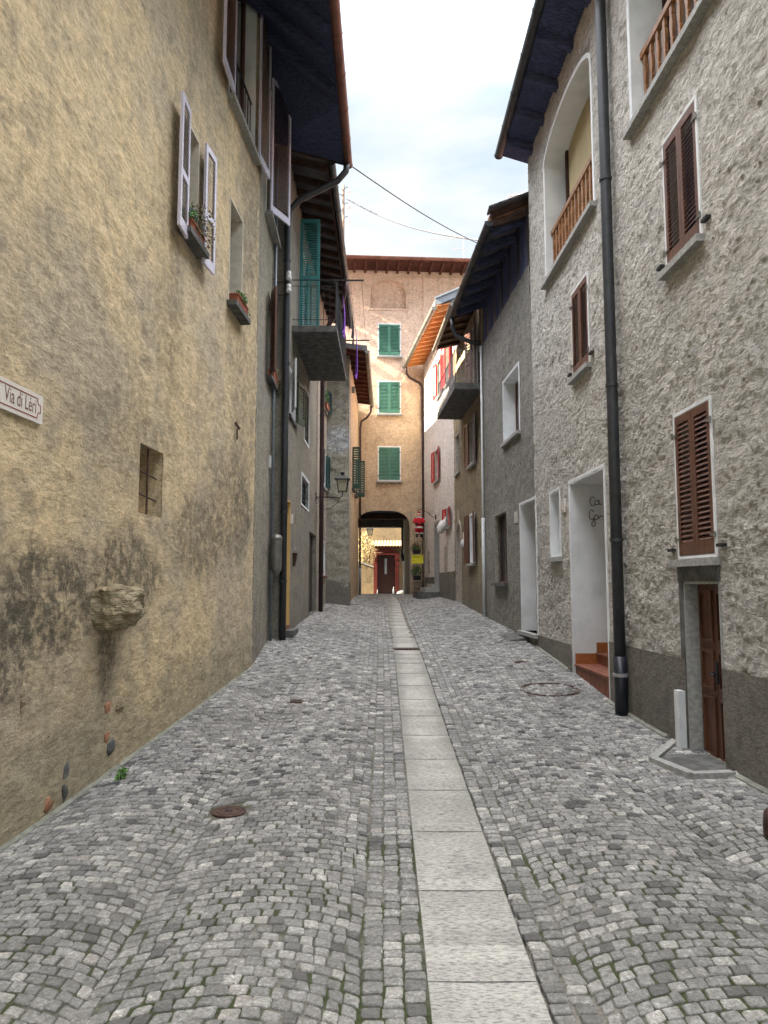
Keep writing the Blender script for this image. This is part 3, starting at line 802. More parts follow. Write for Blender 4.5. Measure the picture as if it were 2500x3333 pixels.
# small bits fixed to the wall
m = MB(); a, z = L1.hit((765, 1395)); m.beam(L1.P(a, .0, z+.1), L1.P(a+.05, .06, z), .03, .03); m.beam(L1.P(a+.02, .03, z), L1.P(a+.06, .02, z-.16), .02, .012); m.build('wall_hook', 'rust', H)
m = MB(); a, z = L1b.hit((876, 1503)); L1b.box(m, a-.05, a+.05, 0, .04, z-.12, z+.12); m.build('junction_box', 'plastic', H)
# downpipe of the ochre house (swan neck under its gutter end)
px, py = -2.03, 14.95
p0 = V((-.79, 14.95, 10.78))
pipe(H, [p0, p0+V((-.02, 0, -.2)), p0+V((-.2, 0, -.42)), V((px+.25, py, 9.95)), V((px+.03, py, 9.7)), V((px, py, 9.3)), V((px, py, 5)), V((px+.0, py, gz(px, py)-.02))], .068, 'steel',
     [(px, py, 6.4), (px, py, 3.3), (px, py, 8.6), (px, py, 1.9)])
# grey conduit with the meter capsule
qx = L1b.P(L1b.hit((884, 2075))[0], .05, 0); g = V((qx.x, min(qx.y, 14.85), 0)); g = L1b.P(2.05, .06, 0)
pipe(H, [g+V((0,0,11)), g+V((0,0,gz(g.x, g.y)))], .03, 'grey_pipe', [g+V((0,0,4.5)), g+V((0,0,2.6)), g+V((0,0,1.1))], 'conduit', 'zinc')
m = MB(); zt = L1b.hit((905, 1758))[1]; zb_ = L1b.hit((905, 1868))[1]; gg = g+V((.1, -.03, 0))
m.lathe(gg+V((0,0,zb_)), [(.03,-.06),(.075,.0),(.105,.06),(.112,.12),(.112,zt-zb_-.1),(.12,zt-zb_-.09),(.12,zt-zb_-.05),(.09,zt-zb_),(.03,zt-zb_+.02)], 18)
m.build('meter_capsule', 'zinc', H, smooth=False)
# insulators on brackets
for i, v in enumerate((900, 942)):
    z = atY(946, v, 14.8).z
    t = thing('insulator', (px+.05, 14.8, z), ['upper', 'lower'][i]+' white porcelain insulator on the dark downpipe beside the teal shutter', 'insulator')
    c = V((px+.06, 14.78, z)); m = MB(); m.lathe(c, [(.02,-.09),(.055,-.07),(.06,-.02),(.04,0),(.052,.03),(.045,.09),(.02,.11)], 14); m.build('porcelain', 'porcelain', t, smooth=True)
    m = MB(); m.tube([L1b.P(2.1, .0, z-.05), L1b.P(2.15, .12, z-.1), c+V((0,0,-.12)), c+V((0,0,-.05))], .011, 6); m.build('bracket', 'iron', t)

# street sign
t0 = L1.hit((130, 1290)); a1 = t0[0]; zr = L1.hit((130, 1292))[1]; zl = L1.hit((125, 1383))[1]
t = thing('street_sign', L1.P(a1-.4, .02, zl), 'white enamel street sign reading Via di Léri on the ochre wall', 'street sign')
sw = 1.02; sh = zr-zl
m = MB(); L1.box(m, a1-sw, a1, .0, .028, zl, zr); m.build('plate', 'enamel', t)
m = MB(); e = .035; k = .045; P = lambda x, y: L1.P(a1-sw+x, .03, zl+y)
pts = [(e+k, e), (sw-e-k, e), (sw-e-k, e+k*.6), (sw-e-k*.6, e+k), (sw-e, e+k), (sw-e, sh-e-k), (sw-e-k*.6, sh-e-k), (sw-e-k, sh-e-k*.6), (sw-e-k, sh-e), (e+k, sh-e), (e+k, sh-e-k*.6), (e+k*.6, sh-e-k), (e, sh-e-k), (e, e+k), (e+k*.6, e+k), (e+k, e+k*.6), (e+k, e)]
for p, q in zip(pts, pts[1:]): m.beam(P(*p), P(*q), .006, .002, L1.n)
m.build('border', 'signred', t)
def text_mesh(body, W, a_right, n, z, height, squeeze, mat, parent, name='lettering', flip=False, off=0., extrude=.0015, a_left=None):
    cu = bpy.data.curves.new('t', 'FONT'); cu.body = body; cu.size = 1; cu.extrude = 0
    tmp = bpy.data.objects.new('t', cu); COL.objects.link(tmp); bpy.context.view_layer.update()
    me = bpy.data.meshes.new_from_object(tmp.evaluated_get(bpy.context.evaluated_depsgraph_get()))
    vs = [v.co.copy() for v in me.vertices]; fs = [tuple(p.vertices) for p in me.polygons]
    bpy.data.objects.remove(tmp); bpy.data.curves.remove(cu); bpy.data.meshes.remove(me)
    w = max(v.x for v in vs); sc = height
    mb = MB(); s = -1 if flip else 1
    x0 = (a_right-w*sc*squeeze) if a_left is None else a_left
    mb.add([W.P((x0+v.x*sc*squeeze) if not flip else (x0+(w-v.x)*sc*squeeze), n+off, z+v.y*sc) for v in vs], fs)
    return mb.build(name, mat, parent)
text_mesh('Via di Léri', L1, a1-.1, .0295, zl+sh*.3, sh*.72, .66, 'letter', t)

def planter(W, h, r, label, frac=(0.1, .9), out=.13, hgt=.15, leafs=(('leaf', 260, .028),), spread=.18, name='flower_box', z=None):
    a0 = h[0]+(h[1]-h[0])*frac[0]; a1 = h[0]+(h[1]-h[0])*frac[1]; z = r[2]+.006 if z is None else z
    c = W.P((a0+a1)/2, out-.08, z); t = thing(name, c, label, 'planter')
    m = MB(); e = W.e; n = W.n; i = .02
    b = [W.P(a0+i, out-.15, z), W.P(a1-i, out-.15, z), W.P(a1-i, out-.02, z), W.P(a0+i, out-.02, z)]
    u = [W.P(a0, out-.17, z+hgt), W.P(a1, out-.17, z+hgt), W.P(a1, out, z+hgt), W.P(a0, out, z+hgt)]
    m.hexa(b+u); W.box(m, a0-.008, a1+.008, out-.178, out+.008, z+hgt-.025, z+hgt-.001); m.build('box', 'pot', t)
    for (lm, cnt, s, cf, rr, dz) in leafs:
        m = MB(); leaves(m, W.P(a0+(a1-a0)*cf, out-.05, z+hgt+dz), rr, cnt, s, seed=int(cf*100)); m.build('plant', lm, t)
    return t
planter(*W1, 'terracotta flower box with dry trailing plant on the sill between open shutters', leafs=(('leaf', 240, .03, .1, (.1,.16,.1), .06), ('leaf_dry', 900, .022, .75, (.22,.3,.3), .08), ('leaf_dark', 260, .02, .55, (.15,.25,.16), .05), ('flower_violet', 26, .02, .12, (.1,.16,.1), .08)))
planter(*W3, 'small terracotta flower box with green plant on the narrow window sill', out=.14, leafs=(('leaf', 420, .026, .5, (.1,.24,.09), .04), ('leaf_dark', 120, .02, 1.1, (.08,.1,.14), -.12)))
planter(*W5, 'dark box with straggling dry plant below the narrow brown shutters', out=.14, leafs=(('leaf_dry', 300, .022, .5, (.12,.25,.22), .02), ('leaf_dark', 220, .022, .8, (.1,.15,.2), -.2)))
# weed at the wall foot
p = atZ(378, 2530, .12); p.x += .05; p.z = gz(p.x, p.y)
t = thing('weed', p, 'small green weed growing where the ochre wall meets the setts', 'weed'); m = MB(); leaves(m, p+V((0,0,.05)), (.05, .12, .05), 60, .028); m.build('leaves', 'leaf', t)
m = MB()
for i in range(5): m.tube([p+V((0, (i-2)*.02, 0)), p+V((.02, (i-2)*.045, .06))], .003, 4)
m.build('stem', 'leaf_dark', t)

# ================================================================== LEFT 2: grey house with the balcony
L2 = Wall(-2.05, 15.03, -2.05, 22.4, 1)
H = thing('balcony_house', (-2.05, 18, .8), 'grey rendered house with a concrete balcony and teal shutter on the left', 'house')
# yellow doorway
a0, z1 = L2.hit((930, 1621)); a1 = L2.hit((945, 1640))[0]
zb_ = L2.hit((937, 2035))[1]
wn, h = opening(H, L2, (a0, max(a1, a0+.75), zb_, z1), b=0, rev=.35, fm='yellow_wall', pane=None, joinery=False, jo='cellar', kind='doorway', sill='terracotta', sill_out=.02, bottom=False)
m = MB(); L2.box(m, h[0]-.1, h[1]+.1, .0, .2, .4, h[2]-.07); m.build('step', 'granite_dark', H)
# first floor window, cream and green leaves
a0 = L2.hit((940, 1350))[0]; a1 = L2.hit((960, 1381))[0]; z0 = L2.hit((959, 1381))[1]; z1 = L2.hit((960, 1235))[1]
wn, h = opening(H, L2, (a0, a1, z0, z1), b=.04, rev=.14, fm='white', jo='white', sill='granite_dark', sill_out=.05)
open_leaf(L2, wn, h[0], 1, .5, h[2], h[3]+.1, 165, 'plastic', slat=.07, n=.05); open_leaf(L2, wn, h[1], -1, .5, h[2], h[3], 168, 'dark_green', slat=.07, n=.05)
# barred windows
for p, q, rv, lab in (((992, 1251), (1005, 1461), .05, 1), ((981, 1535), (1005, 1668), .12, 2)):
    a0, z1 = L2.hit(p); a1 = L2.hit((q[0], q[1]))[0]; z0 = L2.hit(q)[1]
    wn, h = opening(H, L2, (a0, a1, z0, z1), b=.05, rev=rv, fm='white', jo='dark_green', sill=None, bars=(6, 4, -.02))
# dark door
a0, z1 = L2.hit((1006, 1726)); a1 = min(L2.hit((1031, 1750))[0], 7.2); z0 = gz(-2.05, 21)+.03
wn, h = opening(H, L2, (a0, a1, z0, z1), b=0, rev=.1, fm='left_grey', pane=None, joinery=False, jo='darkdoor', kind='door', sill=None, bottom=False)
m = MB()
for k in range(4): L2.box(m, h[0]+(h[1]-h[0])*k/4+.01, h[0]+(h[1]-h[0])*(k+1)/4-.01, -.13, -.105, z0+.02, z1-.03)
m.build('boards', 'darkdoor', wn); m = MB(); zz = z0+1.05; am = h[0]+.12
L2.box(m, am-.02, am+.02, -.105, -.095, zz-.18, zz+.1); m.tube([L2.P(am, -.1, zz), L2.P(am, -.04, zz), L2.P(am+.14, -.04, zz)], .012, 6); m.build('handle', 'antenna', wn)
# balcony door and teal leaf
ab = L2.hit((1000, 1000))[0]
wn, h = opening(H, L2, (2.2, 3.5, 7.62, 10.2), b=.05, rev=.15, fm='white', jo='teal', sill=None, kind='balcony_door')
tp = atY(962, 712, 16.95); bp = atY(960, 1052, 16.95); rp = atY(1037, 733, 16.95)
m = MB(); leaf_panel(m, (-2.0, 16.95), (math.cos(.05), math.sin(.05), 0), (0, -1, 0), rp.x+2.0+.04, 7.62, tp.z-.02, slat=.055, mid=.5, st=.075); m.build('shutter', 'teal', wn)
open_leaf(L2, wn, h[1], -1, .55, 7.62, 10.15, 176, 'teal', slat=.07, n=.05)
# balcony
bal = MB(); L2.box(bal, .98, 5.0, -.05, 1.0, 7.44, 7.58); BAL = bal.build('balcony', 'granite_dark', H)
m = MB(); Yn, Yf = 16.03, 20.0; xo = -1.07
for y in (Yn, Yf):
    m.beam((-2.05, y, 8.64), (xo, y, 8.64), .035, .012); m.beam((-2.05, y, 8.5), (xo, y, 8.5), .012, .012); m.beam((-2.05, y, 7.72), (xo, y, 7.72), .012, .012)
    m.beam((xo, y, 7.58), (xo, y, 8.65), .03, .03, (0,1,0))
    for i in range(1, 7): x = -2.05+.14*i; m.beam((x, y, 7.6), (x, y, 8.5), .012, .012, (0,1,0))
m.beam((xo, Yn, 8.64), (xo, Yf, 8.64), .035, .012); m.beam((xo, Yn, 7.72), (xo, Yf, 7.72), .012, .012); m.beam((xo, Yn, 8.5), (xo, Yf, 8.5), .012, .012)
for i in range(1, 40): y = Yn+(Yf-Yn)*i/40; m.beam((xo, y, 7.6), (xo, y, 8.5), .012, .012, (0,1,0))
m.build('railing', 'steel', BAL)
facade(H, L2, -.5, 11.35, 'left_grey', step=.12, amp=.012, depth=6, seed=9)
g0 = V((-1.2, 15.13, 10.9)); g1 = V((-1.2, 25.4, 10.9)); i0 = V((-2.2, 15.13, 11.15)); i1 = V((-2.2, 25.4, 11.15))
slab_roof(H, g0, g1, i0, i1, 'roof_tile', 'soffit', th=.16, rise=.3)
rafters(H, g0, g1, i0, i1, 17, .09, .13, 'beam_brown', inset=.04, jit=.006)
m = MB(); m.beam((-1.23, 15.13, 10.86), (-1.23, 25.4, 10.86), .04, .14); m.build('fascia', 'beam_brown', H)
m = MB(); m.gutter((-1.13, 15.13, 10.9), (-1.13, 25.4, 10.9), .08); m.build('gutter', 'steel', H)
pz = V((-1.9, 22.35, 0))
pipe(H, [(-1.14, 21.2, 10.8), (-1.16, 21.3, 10.5), (-1.3, 21.5, 10.15), (-1.8, 22.1, 9.6), (-1.9, 22.35, 9.2), (-1.9, 22.35, 5), (-1.9, 22.35, gz(-1.9, 22.35))], .07, 'copper_dark',
     [(-1.9, 22.35, 7), (-1.9, 22.35, 4.2), (-1.9, 22.35, 2.2)], bm='black_pipe')
m = MB(); a, z = L2.hit((947, 1689)); L2.box(m, a-.07, a+.07, 0, .04, z-.1, z+.1); m.build('house_number', 'enamel', H)
a, z = L2.hit((954, 1800)); c = L2.P(a, 0, z)
t = thing('wall_vase', c, 'slim wooden holder with a silver pine cone beside the yellow doorway', 'holder'); m = MB()
m.hexa([L2.P(a-.05, 0, z-.3), L2.P(a+.05, 0, z-.3), L2.P(a+.04, .05, z-.3), L2.P(a-.04, .05, z-.3), L2.P(a-.09, 0, z), L2.P(a+.09, 0, z), L2.P(a+.08, .1, z), L2.P(a-.08, .1, z)]); m.build('holder', 'cellar', t)
m = MB(); leaves(m, L2.P(a, .05, z+.06), (.05,.08,.07), 40, .03); m.build('sprig', 'antenna', t)
# drying poles, lines, cloths
for y, x1, lab in ((16.0, -.45, 'near'), (20.05, -.4, 'far')):
    z = 8.62 if y < 17 else 8.6
    t = thing('drying_pole', (-1.1, y, z), lab+' iron clothes drying pole sticking out from the left balcony rail', 'pole'); m = MB()
    m.beam((-1.12, y, z), (x1, y, z), .03, .03); m.build('arm', 'iron', t); m = MB(); m.beam((-1.11, y-.03, z-.1), (-1.11, y-.03, z+.02), .03, .02, (0,1,0)); m.build('clip', 'iron', t)
m = MB(); N_ = 10
for x in (-.95, -.75, -.5):
    m.tube([(x, 16+4.05*i/N_, 8.6-.12*math.sin(math.pi*i/N_)) for i in range(N_+1)], .004, 4)
o = m.build('clothes_line', 'cable'); o['label'] = 'thin washing lines strung between the two drying poles'; o['category'] = 'washing line'
def cloth(x, y0, y1, z1, z0, mat, label, name):
    m = MB(); n, k = 12, 6; o = 0
    for s in (0, 1):
        for i in range(n+1):
            for j in range(k+1):
                f = i/n; g = j/k; xx = x+.03*math.sin(f*11+g*2)*g+.02*math.sin(g*3)+s*.006
                m.v.append((xx, y0+(y1-y0)*f, z1+(z0-z1)*g-(.03*math.sin(f*7)*g)))
    K = k+1
    for s in (0, 1):
        for i in range(n):
            for j in range(k):
                q = [s*(n+1)*K+i*K+j, s*(n+1)*K+(i+1)*K+j, s*(n+1)*K+(i+1)*K+j+1, s*(n+1)*K+i*K+j+1]; m.f.append(tuple(q if s else q[::-1]))
    ob = m.build(name, mat, smooth=True); ob['label'] = label; ob['category'] = 'cloth'; ob['group'] = 'washing hanging by the left balcony'
cloth(-.96, 16.7, 17.3, 8.55, 7.75, 'purple', 'near purple cloth hanging from the washing line', 'hanging_cloth')
cloth(-.8, 17.7, 18.7, 8.5, 8.0, 'laundry_dark', 'dark cloth hanging between the two purple ones', 'hanging_cloth')
cloth(-.74, 18.8, 19.3, 8.5, 7.3, 'purple', 'far purple cloth, longest one on the washing line', 'hanging_cloth')

# wall lantern
def lantern(c, s, label, arm_from, scroll=True):
    t = thing('wall_lantern', c, label, 'lantern'); c = V(c)
    m = MB()
    for k in range(4):                                        # tapered glass body
        pass
    a, b, hh = .17*s, .115*s, .36*s
    q = [(-1,-1),(1,-1),(1,1),(-1,1)]
    bot = [c+V((x*b, y*b, 0)) for x, y in q]; top = [c+V((x*a, y*a, hh)) for x, y in q]
    m.hexa([p.lerp(c, .06) for p in bot]+[p.lerp(c+V((0,0,hh)), .06) for p in top]); m.build('glass', 'frost', t)
    m = MB()
    for i in range(4):
        m.beam(bot[i], top[i], .022*s, .022*s, (1,.3,0)); m.beam(bot[i], bot[(i+1)%4], .025*s, .025*s); m.beam(top[i], top[(i+1)%4], .025*s, .03*s)
    m.hexa([c+V((x*a*1.35, y*a*1.35, hh+.005)) for x, y in q]+[c+V((x*a*.4, y*a*.4, hh+.13*s)) for x, y in q])
    m.lathe(c+V((0,0,hh+.13*s)), [(.05*s,0),(.05*s,.05*s),(.075*s,.055*s),(.07*s,.085*s),(.02*s,.1*s)], 10)
    m.build('cage', 'iron', t)
    m = MB(); A = V(arm_from)
    m.tube([c+V((0,0,0)), c+V((0,0,-.1*s)), c+V((-.08*s,0,-.2*s)) if A.x < c.x else c+V((.08*s,0,-.2*s)), V((A.x+(.75 if A.x < c.x else -.75)*abs(c.x-A.x), A.y, A.z)), A], .016*s, 8)
    if scroll:
        sg = 1 if c.x > A.x else -1; w = abs(c.x-A.x)
        pts = [A+V((sg*(.03+.1*math.cos(t_)*math.exp(-t_*.12)), 0, -.13+.1*math.sin(t_)*math.exp(-t_*.12))) for t_ in [i*.5 for i in range(14, -1, -1)]]
        pts += [A+V((sg*w*f, 0, -.3+.28*f-.18*math.sin(f*math.pi))) for f in (.25,.4,.55,.7,.85)]
        m.tube(pts, .009*s, 6)
        e = A+V((sg*w*.88, 0, -.1)); m.tube([e+V((sg*.06*math.cos(t_)*(1-t_*.1), 0, -.06*math.sin(t_)*(1-t_*.1))) for t_ in [i*.6 for i in range(11)]], .008*s, 6)
    m.cbox(A, .03, .05, .25); m.build('bracket', 'iron', t)
lp = atY(1115, 1600, 22.0)
lantern((lp.x, 22.0, lp.z), 1.0, 'old street lantern on a scrolled iron bracket by the left downpipe', (-2.04, 22.0, atY(1030, 1618, 22.).z))

# ================================================================== LEFT 3: cream strip
L3 = Wall(-2.05, 22.42, -1.95, 25.0, 1)
H = thing('cream_house', (-2., 23.7, 1.1), 'narrow cream rendered house between dark downpipe and stone buttress', 'house')
for (p, q, mt, ang) in (((1048, 1240), (1060, 1345), 'dark_teal', 168), ((1046, 1462), (1058, 1592), 'dark_teal', 172)):
    a0, z1 = L3.hit(p); a1 = L3.hit(q)[0]; z0 = L3.hit(q)[1]
    a0 = max(.15, min(a0, 1.4)); a1 = max(a0+.6, min(a1, 2.3))
    wn, h = opening(H, L3, (a0, a1, z0, z1), b=.04, rev=.12, fm='white', jo='white', sill='granite', sill_out=.08, mull=0)
    open_leaf(L3, wn, h[1], -1, .42, h[2], h[3], ang, mt, slat=.07, n=.04); open_leaf(L3, wn, h[0], 1, .25, h[2], h[3], 165, mt, slat=.07, n=.04)
    if p[1] == 1240: W6 = (L3, h, (a0, a1, z0, z1))
a0, z1 = L3.hit((1046, 1757)); a1, z0 = L3.hit((1056, 1875))
wn, h = opening(H, L3, (max(.2, a0), max(a1, a0+.6), z0, z1), b=.06, rev=.05, fm='white', jo='white', pane='glass_pale', sill='terracotta', sill_out=.08, mull=0)
facade(H, L3, -.5, 11.2, 'cream', step=.15, amp=.008, depth=6, seed=2)
planter(*W6, 'pale pot with leafy plant on the teal shuttered window sill', out=.16, leafs=(('leaf', 160, .04, .3, (.08,.16,.28), .2),), name='plant_pot', z=W6[2][2]+.01)

# ================================================================== LEFT 4: stone buttress house
L4f = Wall(-2.6, 24.94, -1.19, 24.92, 1); L4s = Wall(-1.2, 25.0, -1.12, 31.95, 1)
H = thing('buttress_house', (-1.6, 27, 1.2), 'patched stone corner house with apricot side wall left of the archway', 'house')
# side windows with leaves standing out
for i, (uL, uR, v1, v0, Y) in enumerate(((1145, 1169, 1455, 1590, 27.0), (1164, 1186, 1500, 1618, 29.6))):
    xw = -1.2+.0115*(Y-25); p = atY(uR, v1, Y); q = atY(uR, v0, Y); a = Y-25
    aa = (a+.03, a+.85) if i == 0 else (a-.03-.85, a-.03)
    wn, h = opening(H, L4s, (aa[0], aa[1], q.z+.02, p.z-.02), b=.02, rev=.14, fm='apricot', jo='brown', sill='granite_dark', sill_out=.1)
    m = MB(); leaf_panel(m, L4s.P(a, .02, 0), (1, .03, 0), (0, -1, 0), p.x-xw, q.z, p.z, slat=.085, st=.045, t=.04); m.build('shutter', 'dark_green', wn)
facade(H, L4f, -.5, 9.75, 'stone_plaster', step=.05, amp=.035, depth=1.0, seed=6, a0=.3)
facade(H, L4s, -.5, 9.7, 'apricot', step=.1, amp=.015, depth=5, seed=7, name='side_wall')
m = MB(); m.hexa([(-2.0, 24.86, 1.0), (-1.12, 24.84, 1.0), (-1.12, 25.6, 1.0), (-2.0, 25.6, 1.0), (-2.0, 24.93, 1.98), (-1.16, 24.93, 1.9), (-1.16, 25.5, 1.9), (-2.0, 25.5, 1.98)])
m.build('plinth', 'plinth', H)
g0 = V((-.62, 24.2, 9.62)); g1 = V((-.6, 31.7, 9.62)); i0 = V((-1.35, 24.2, 9.72)); i1 = V((-1.3, 31.7, 9.72))
slab_roof(H, g0, g1, i0, i1, 'stone_roof', 'beam_red', th=.2, ridge=3, rise=.25)
rafters(H, g0, g1, i0, i1, 12, .1, .1, 'beam_red', jit=.01)
m = MB(); m.gutter((-.56, 24.2, 9.63), (-.53, 31.75, 9.6), .08); m.build('gutter', 'zinc', H)
x, y = -1.03, 31.7
pipe(H, [(-.56, 31.6, 9.55), (-.57, 31.65, 9.3), (-.75, 31.7, 9.05), (x+.05, y, 8.9), (x, y, 8.6), (x, y, 2.55)], .045, 'copper_dark', [(x, y, 7.2), (x, y, 5)], bm='copper_dark')
pipe(H, [(x, y, 2.6), (x, y, gz(x, y))], .058, 'grey_pipe', [(x, y, 2.58), (x, y, 1.9)], name='pipe_shoe', bm='grey_pipe')
m = MB(); m.cbox((-1.1, 25.9, 8.75), .1, .25, .18); m.build('floodlight', 'zinc', H)

# ================================================================== ARCH HOUSE at the end
FW = Wall(-3.4, 31.87, 6.5, 32.53, 1)
H = thing('archway_house', (1, 32.5, 1.4), 'tall apricot house with three green shuttered windows above an archway', 'house')
for (v1, v0) in ((1053, 1160), (1240, 1348), (1453, 1566)):
    a0, z1 = FW.hit((1231, v1)); a1 = FW.hit((1303.5, v1))[0]; z0 = FW.hit((1231, v0))[1]
    wn, h = opening(H, FW, (a0-.02, a1+.02, z0, z1+.02), b=.05, rev=.1, fm='white', jo='brown', sill='granite', sill_out=.12)
    closed_shutters(FW, wn, h, 'green', slat=.06, n=-.015)
    for a in (h[0], h[1]):
        for z in (z0+.25, z1-.25): m = MB(); FW.box(m, a-.04, a+.04, .03, .055, z-.015, z+.015); m.build('hinge', 'iron', wn)
# blind arched niche
a0, z1 = FW.hit((1206, 908)); a1, z0 = FW.hit((1322, 1006)); ar = (a1-a0)*.42
FW.holes.append((a0, a1, z0, z1, ar)); m = MB(); FW.box(m, a0-.05, a1+.05, -.3, -.22, z0-.05, z1+.05)
FW.box(m, a0-.05, a0, -.23, -.002, z0, z1); FW.box(m, a1, a1+.05, -.23, -.002, z0, z1); FW.box(m, a0, a1, -.23, .004, z0-.05, z0)
k = 14
for i in range(k):
    p = (a0+(a1-a0)*i/k, z1-ar+ar*math.sqrt(max(0, 1-(2*i/k-1)**2))); q = (a0+(a1-a0)*(i+1)/k, z1-ar+ar*math.sqrt(max(0, 1-(2*(i+1)/k-1)**2)))
    up = V((0,0,.06)); A_, B_, C_, D_ = FW.P(p[0], -.23, p[1]), FW.P(q[0], -.23, q[1]), FW.P(q[0], -.004, q[1]), FW.P(p[0], -.004, p[1])
    m.hexa([A_, B_, C_, D_, A_+up, B_+up, C_+up, D_+up])
m.build('blind_arch', 'apricot', H)
m = MB()
for i in range(k):
    A_ = math.pi*i/k; B_ = math.pi*(i+1)/k; cx_ = (a0+a1)/2; hw = (a1-a0)/2
    P_ = lambda t_, e_, n_: FW.P(cx_-(hw+e_)*math.cos(t_), n_, z1-ar+(ar+e_)*math.sin(t_))
    m.hexa([P_(A_, .0, -.02), P_(B_, .0, -.02), P_(B_, .09, -.02), P_(A_, .09, -.02), P_(A_, .0, .03), P_(B_, .0, .03), P_(B_, .09, .03), P_(A_, .09, .03)])
FW.box(m, a0-.09, a0, -.02, .03, z0, z1-ar); FW.box(m, a1, a1+.09, -.02, .03, z0, z1-ar); FW.box(m, a0-.09, a1+.09, -.02, .035, z0-.08, z0)
m.build('arch_surround', 'apricot', H)
# carriage arch
aL = FW.hit((1160, 1800))[0]; aR = FW.hit((1334, 1800))[0]; zt = FW.hit((1250, 1662))[1]; rise = zt-FW.hit((1334, 1725))[1]
FW.holes.append((aL, aR, -1, zt, rise)); AH = (aL, aR, zt)
facade(H, FW, -.5, 15.88, 'apricot', step=.12, amp=.018, depth=.5, seed=12, ends=False)
m = MB()
a_, z_ = FW.hit((1377, 905)); b_, _ = FW.hit((1560, 905)); z2 = FW.hit((1377, 1300))[1]
FW.box(m, a_, b_+.5, .0, .07, z2, 15.6); m.build('raised_panel', 'apricot', H)
m = MB(); FW.box(m, FW.hit((1294, 905))[0], a_, .0, .05, FW.hit((1340, 912))[1], FW.hit((1340, 905))[1]); m.build('ledge', 'apricot', H)
# passage
m = MB(); P1 = FW.P(aL, 0, 0); P2 = FW.P(aR, 0, 0); yb = 37.; xr = atY(1305, 1800, yb).x; xl = P1.x-.1
m.box((xl-.3, P1.y+.4, -.5), (.3,0,0), (0, yb-P1.y-.4, 0), (0,0,6)); m.hexa([(P2.x+.02, P2.y, -.5), (P2.x+.5, P2.y+.1, -.5), (xr+.5, yb, -.5), (xr+.12, yb, -.5), (P2.x+.02, P2.y, 5.2), (P2.x+.5, P2.y+.1, 5.2), (xr+.5, yb, 5.2), (xr+.12, yb, 5.2)])
m.build('passage_wall', 'stone_plaster', H)
zl = atY(1240, 1716, yb).z
m = MB(); m.box((xl-.3, P1.y+.5, 5.05), (4,0,0), (0, yb-P1.y-.5, 0), (0,0,.3)); m.build('passage_ceiling', 'beam', H)
m = MB(); m.box((-6, yb, zl), (13,0,0), (0,.5,0), (0,0,15.5-zl)); m.box((-6, yb, -.5), (6+xl,0,0), (0,.5,0), (0,0,zl+.5)); m.box((xr+.12, yb+.003, -.5), (5,0,0), (0,.49,0), (0,0,zl+.5))
m.build('back_wall', 'plinth', H)
m = MB(); m.box((-5.9, 32.9, 5.4), (.4,0,0), (0,4.1,0), (0,0,10.2)); m.box((6, 32.9, 5.4), (.4,0,0), (0,4.1,0), (0,0,10.2)); m.build('gable_wall', 'apricot', H)
m = MB(); m.beam((xl, 33.8, 4.93), (P2.x, 33.8, 4.93), .3, .26); m.build('ceiling_beam', 'beam_brown', H)
# lean-to side door of passage
m = MB(); m.beam((xr+.06, 36.6, zl), (xr+.06, 36.6, 3.1), .1, .12, (0,1,0)); m.tube([(xr+.02, 36.4, 3.3), (xr+.1, 36.4, 2.95)], .09, 8); m.build('drain_elbow', 'black_pipe', H)
m = MB(); m.box((xr+.13, 36.2, 1.4), (.14,0,0), (0,.8,0), (0,0,2.9)); m.build('door_post', 'cream', H)
# eaves
def FP(a, n, z): return FW.P(a, n, z)
g0, g1, i0, i1 = FP(0, 1.15, 15.86), FP(9.9, 1.15, 15.86), FP(0, -.1, 15.9), FP(9.9, -.1, 15.9)
slab_roof(H, g0, g1, i0, i1, 'roof_tile', 'beam_red', th=.16, ridge=2.6, rise=.25)
rafters(H, FP(1.9, 1.15, 15.86), FP(8.2, 1.15, 15.86), FP(1.9, -.1, 15.9), FP(8.2, -.1, 15.9), 13, .08, .15, 'beam_red', inset=.0)
m = MB(); m.gutter(FP(9.9, 1.24, 15.95), FP(0, 1.24, 15.95), .1); m.build('gutter', 'copper', H)
x, y = FW.P(FW.hit((1376, 1800))[0], .1, 0).x, 32.1
PIPEX = x
# downpipe from R4's gutter is built with that house

# ================================================================== RIGHT 1: rough grey house
R1 = Wall(3.333, -4, 2.95, 14.4, -1)
H = thing('rough_grey_house', (3.1, 8, .2), 'rough grey rendered house with white framed openings on the near right', 'house')
def baluster_rail(W, h, off, zr, n, name='balustrade', parent=None):
    b = MB(); W.box(b, h[0], h[1], off-.035, off+.035, zr-.05, zr+.03); o = b.build(name, 'baluster', parent); out = []
    for i in range(n):
        a = h[0]+(h[1]-h[0])*(i+.5)/n; m = MB()
        H_ = zr-.05-h[2]; prof = [(.0,.032),(.12,.032),(.16,.022),(.2,.034),(.3,.044),(.42,.03),(.47,.022),(.5,.034),(.53,.022),(.6,.03),(.7,.044),(.82,.034),(.85,.022),(.88,.032),(1,.032)]
        for (p, r1), (q, r2) in zip(prof, prof[1:]):
            c0, c1 = W.P(a, off, h[2]+H_*p), W.P(a, off, h[2]+H_*q); e, nn = W.e, W.n*.55
            m.hexa([c0-e*r1-nn*.035, c0+e*r1-nn*.035, c0+e*r1+nn*.035, c0-e*r1+nn*.035, c1-e*r2-nn*.035, c1+e*r2-nn*.035, c1+e*r2+nn*.035, c1-e*r2+nn*.035])
        m.build('baluster', 'baluster', o)
    return o
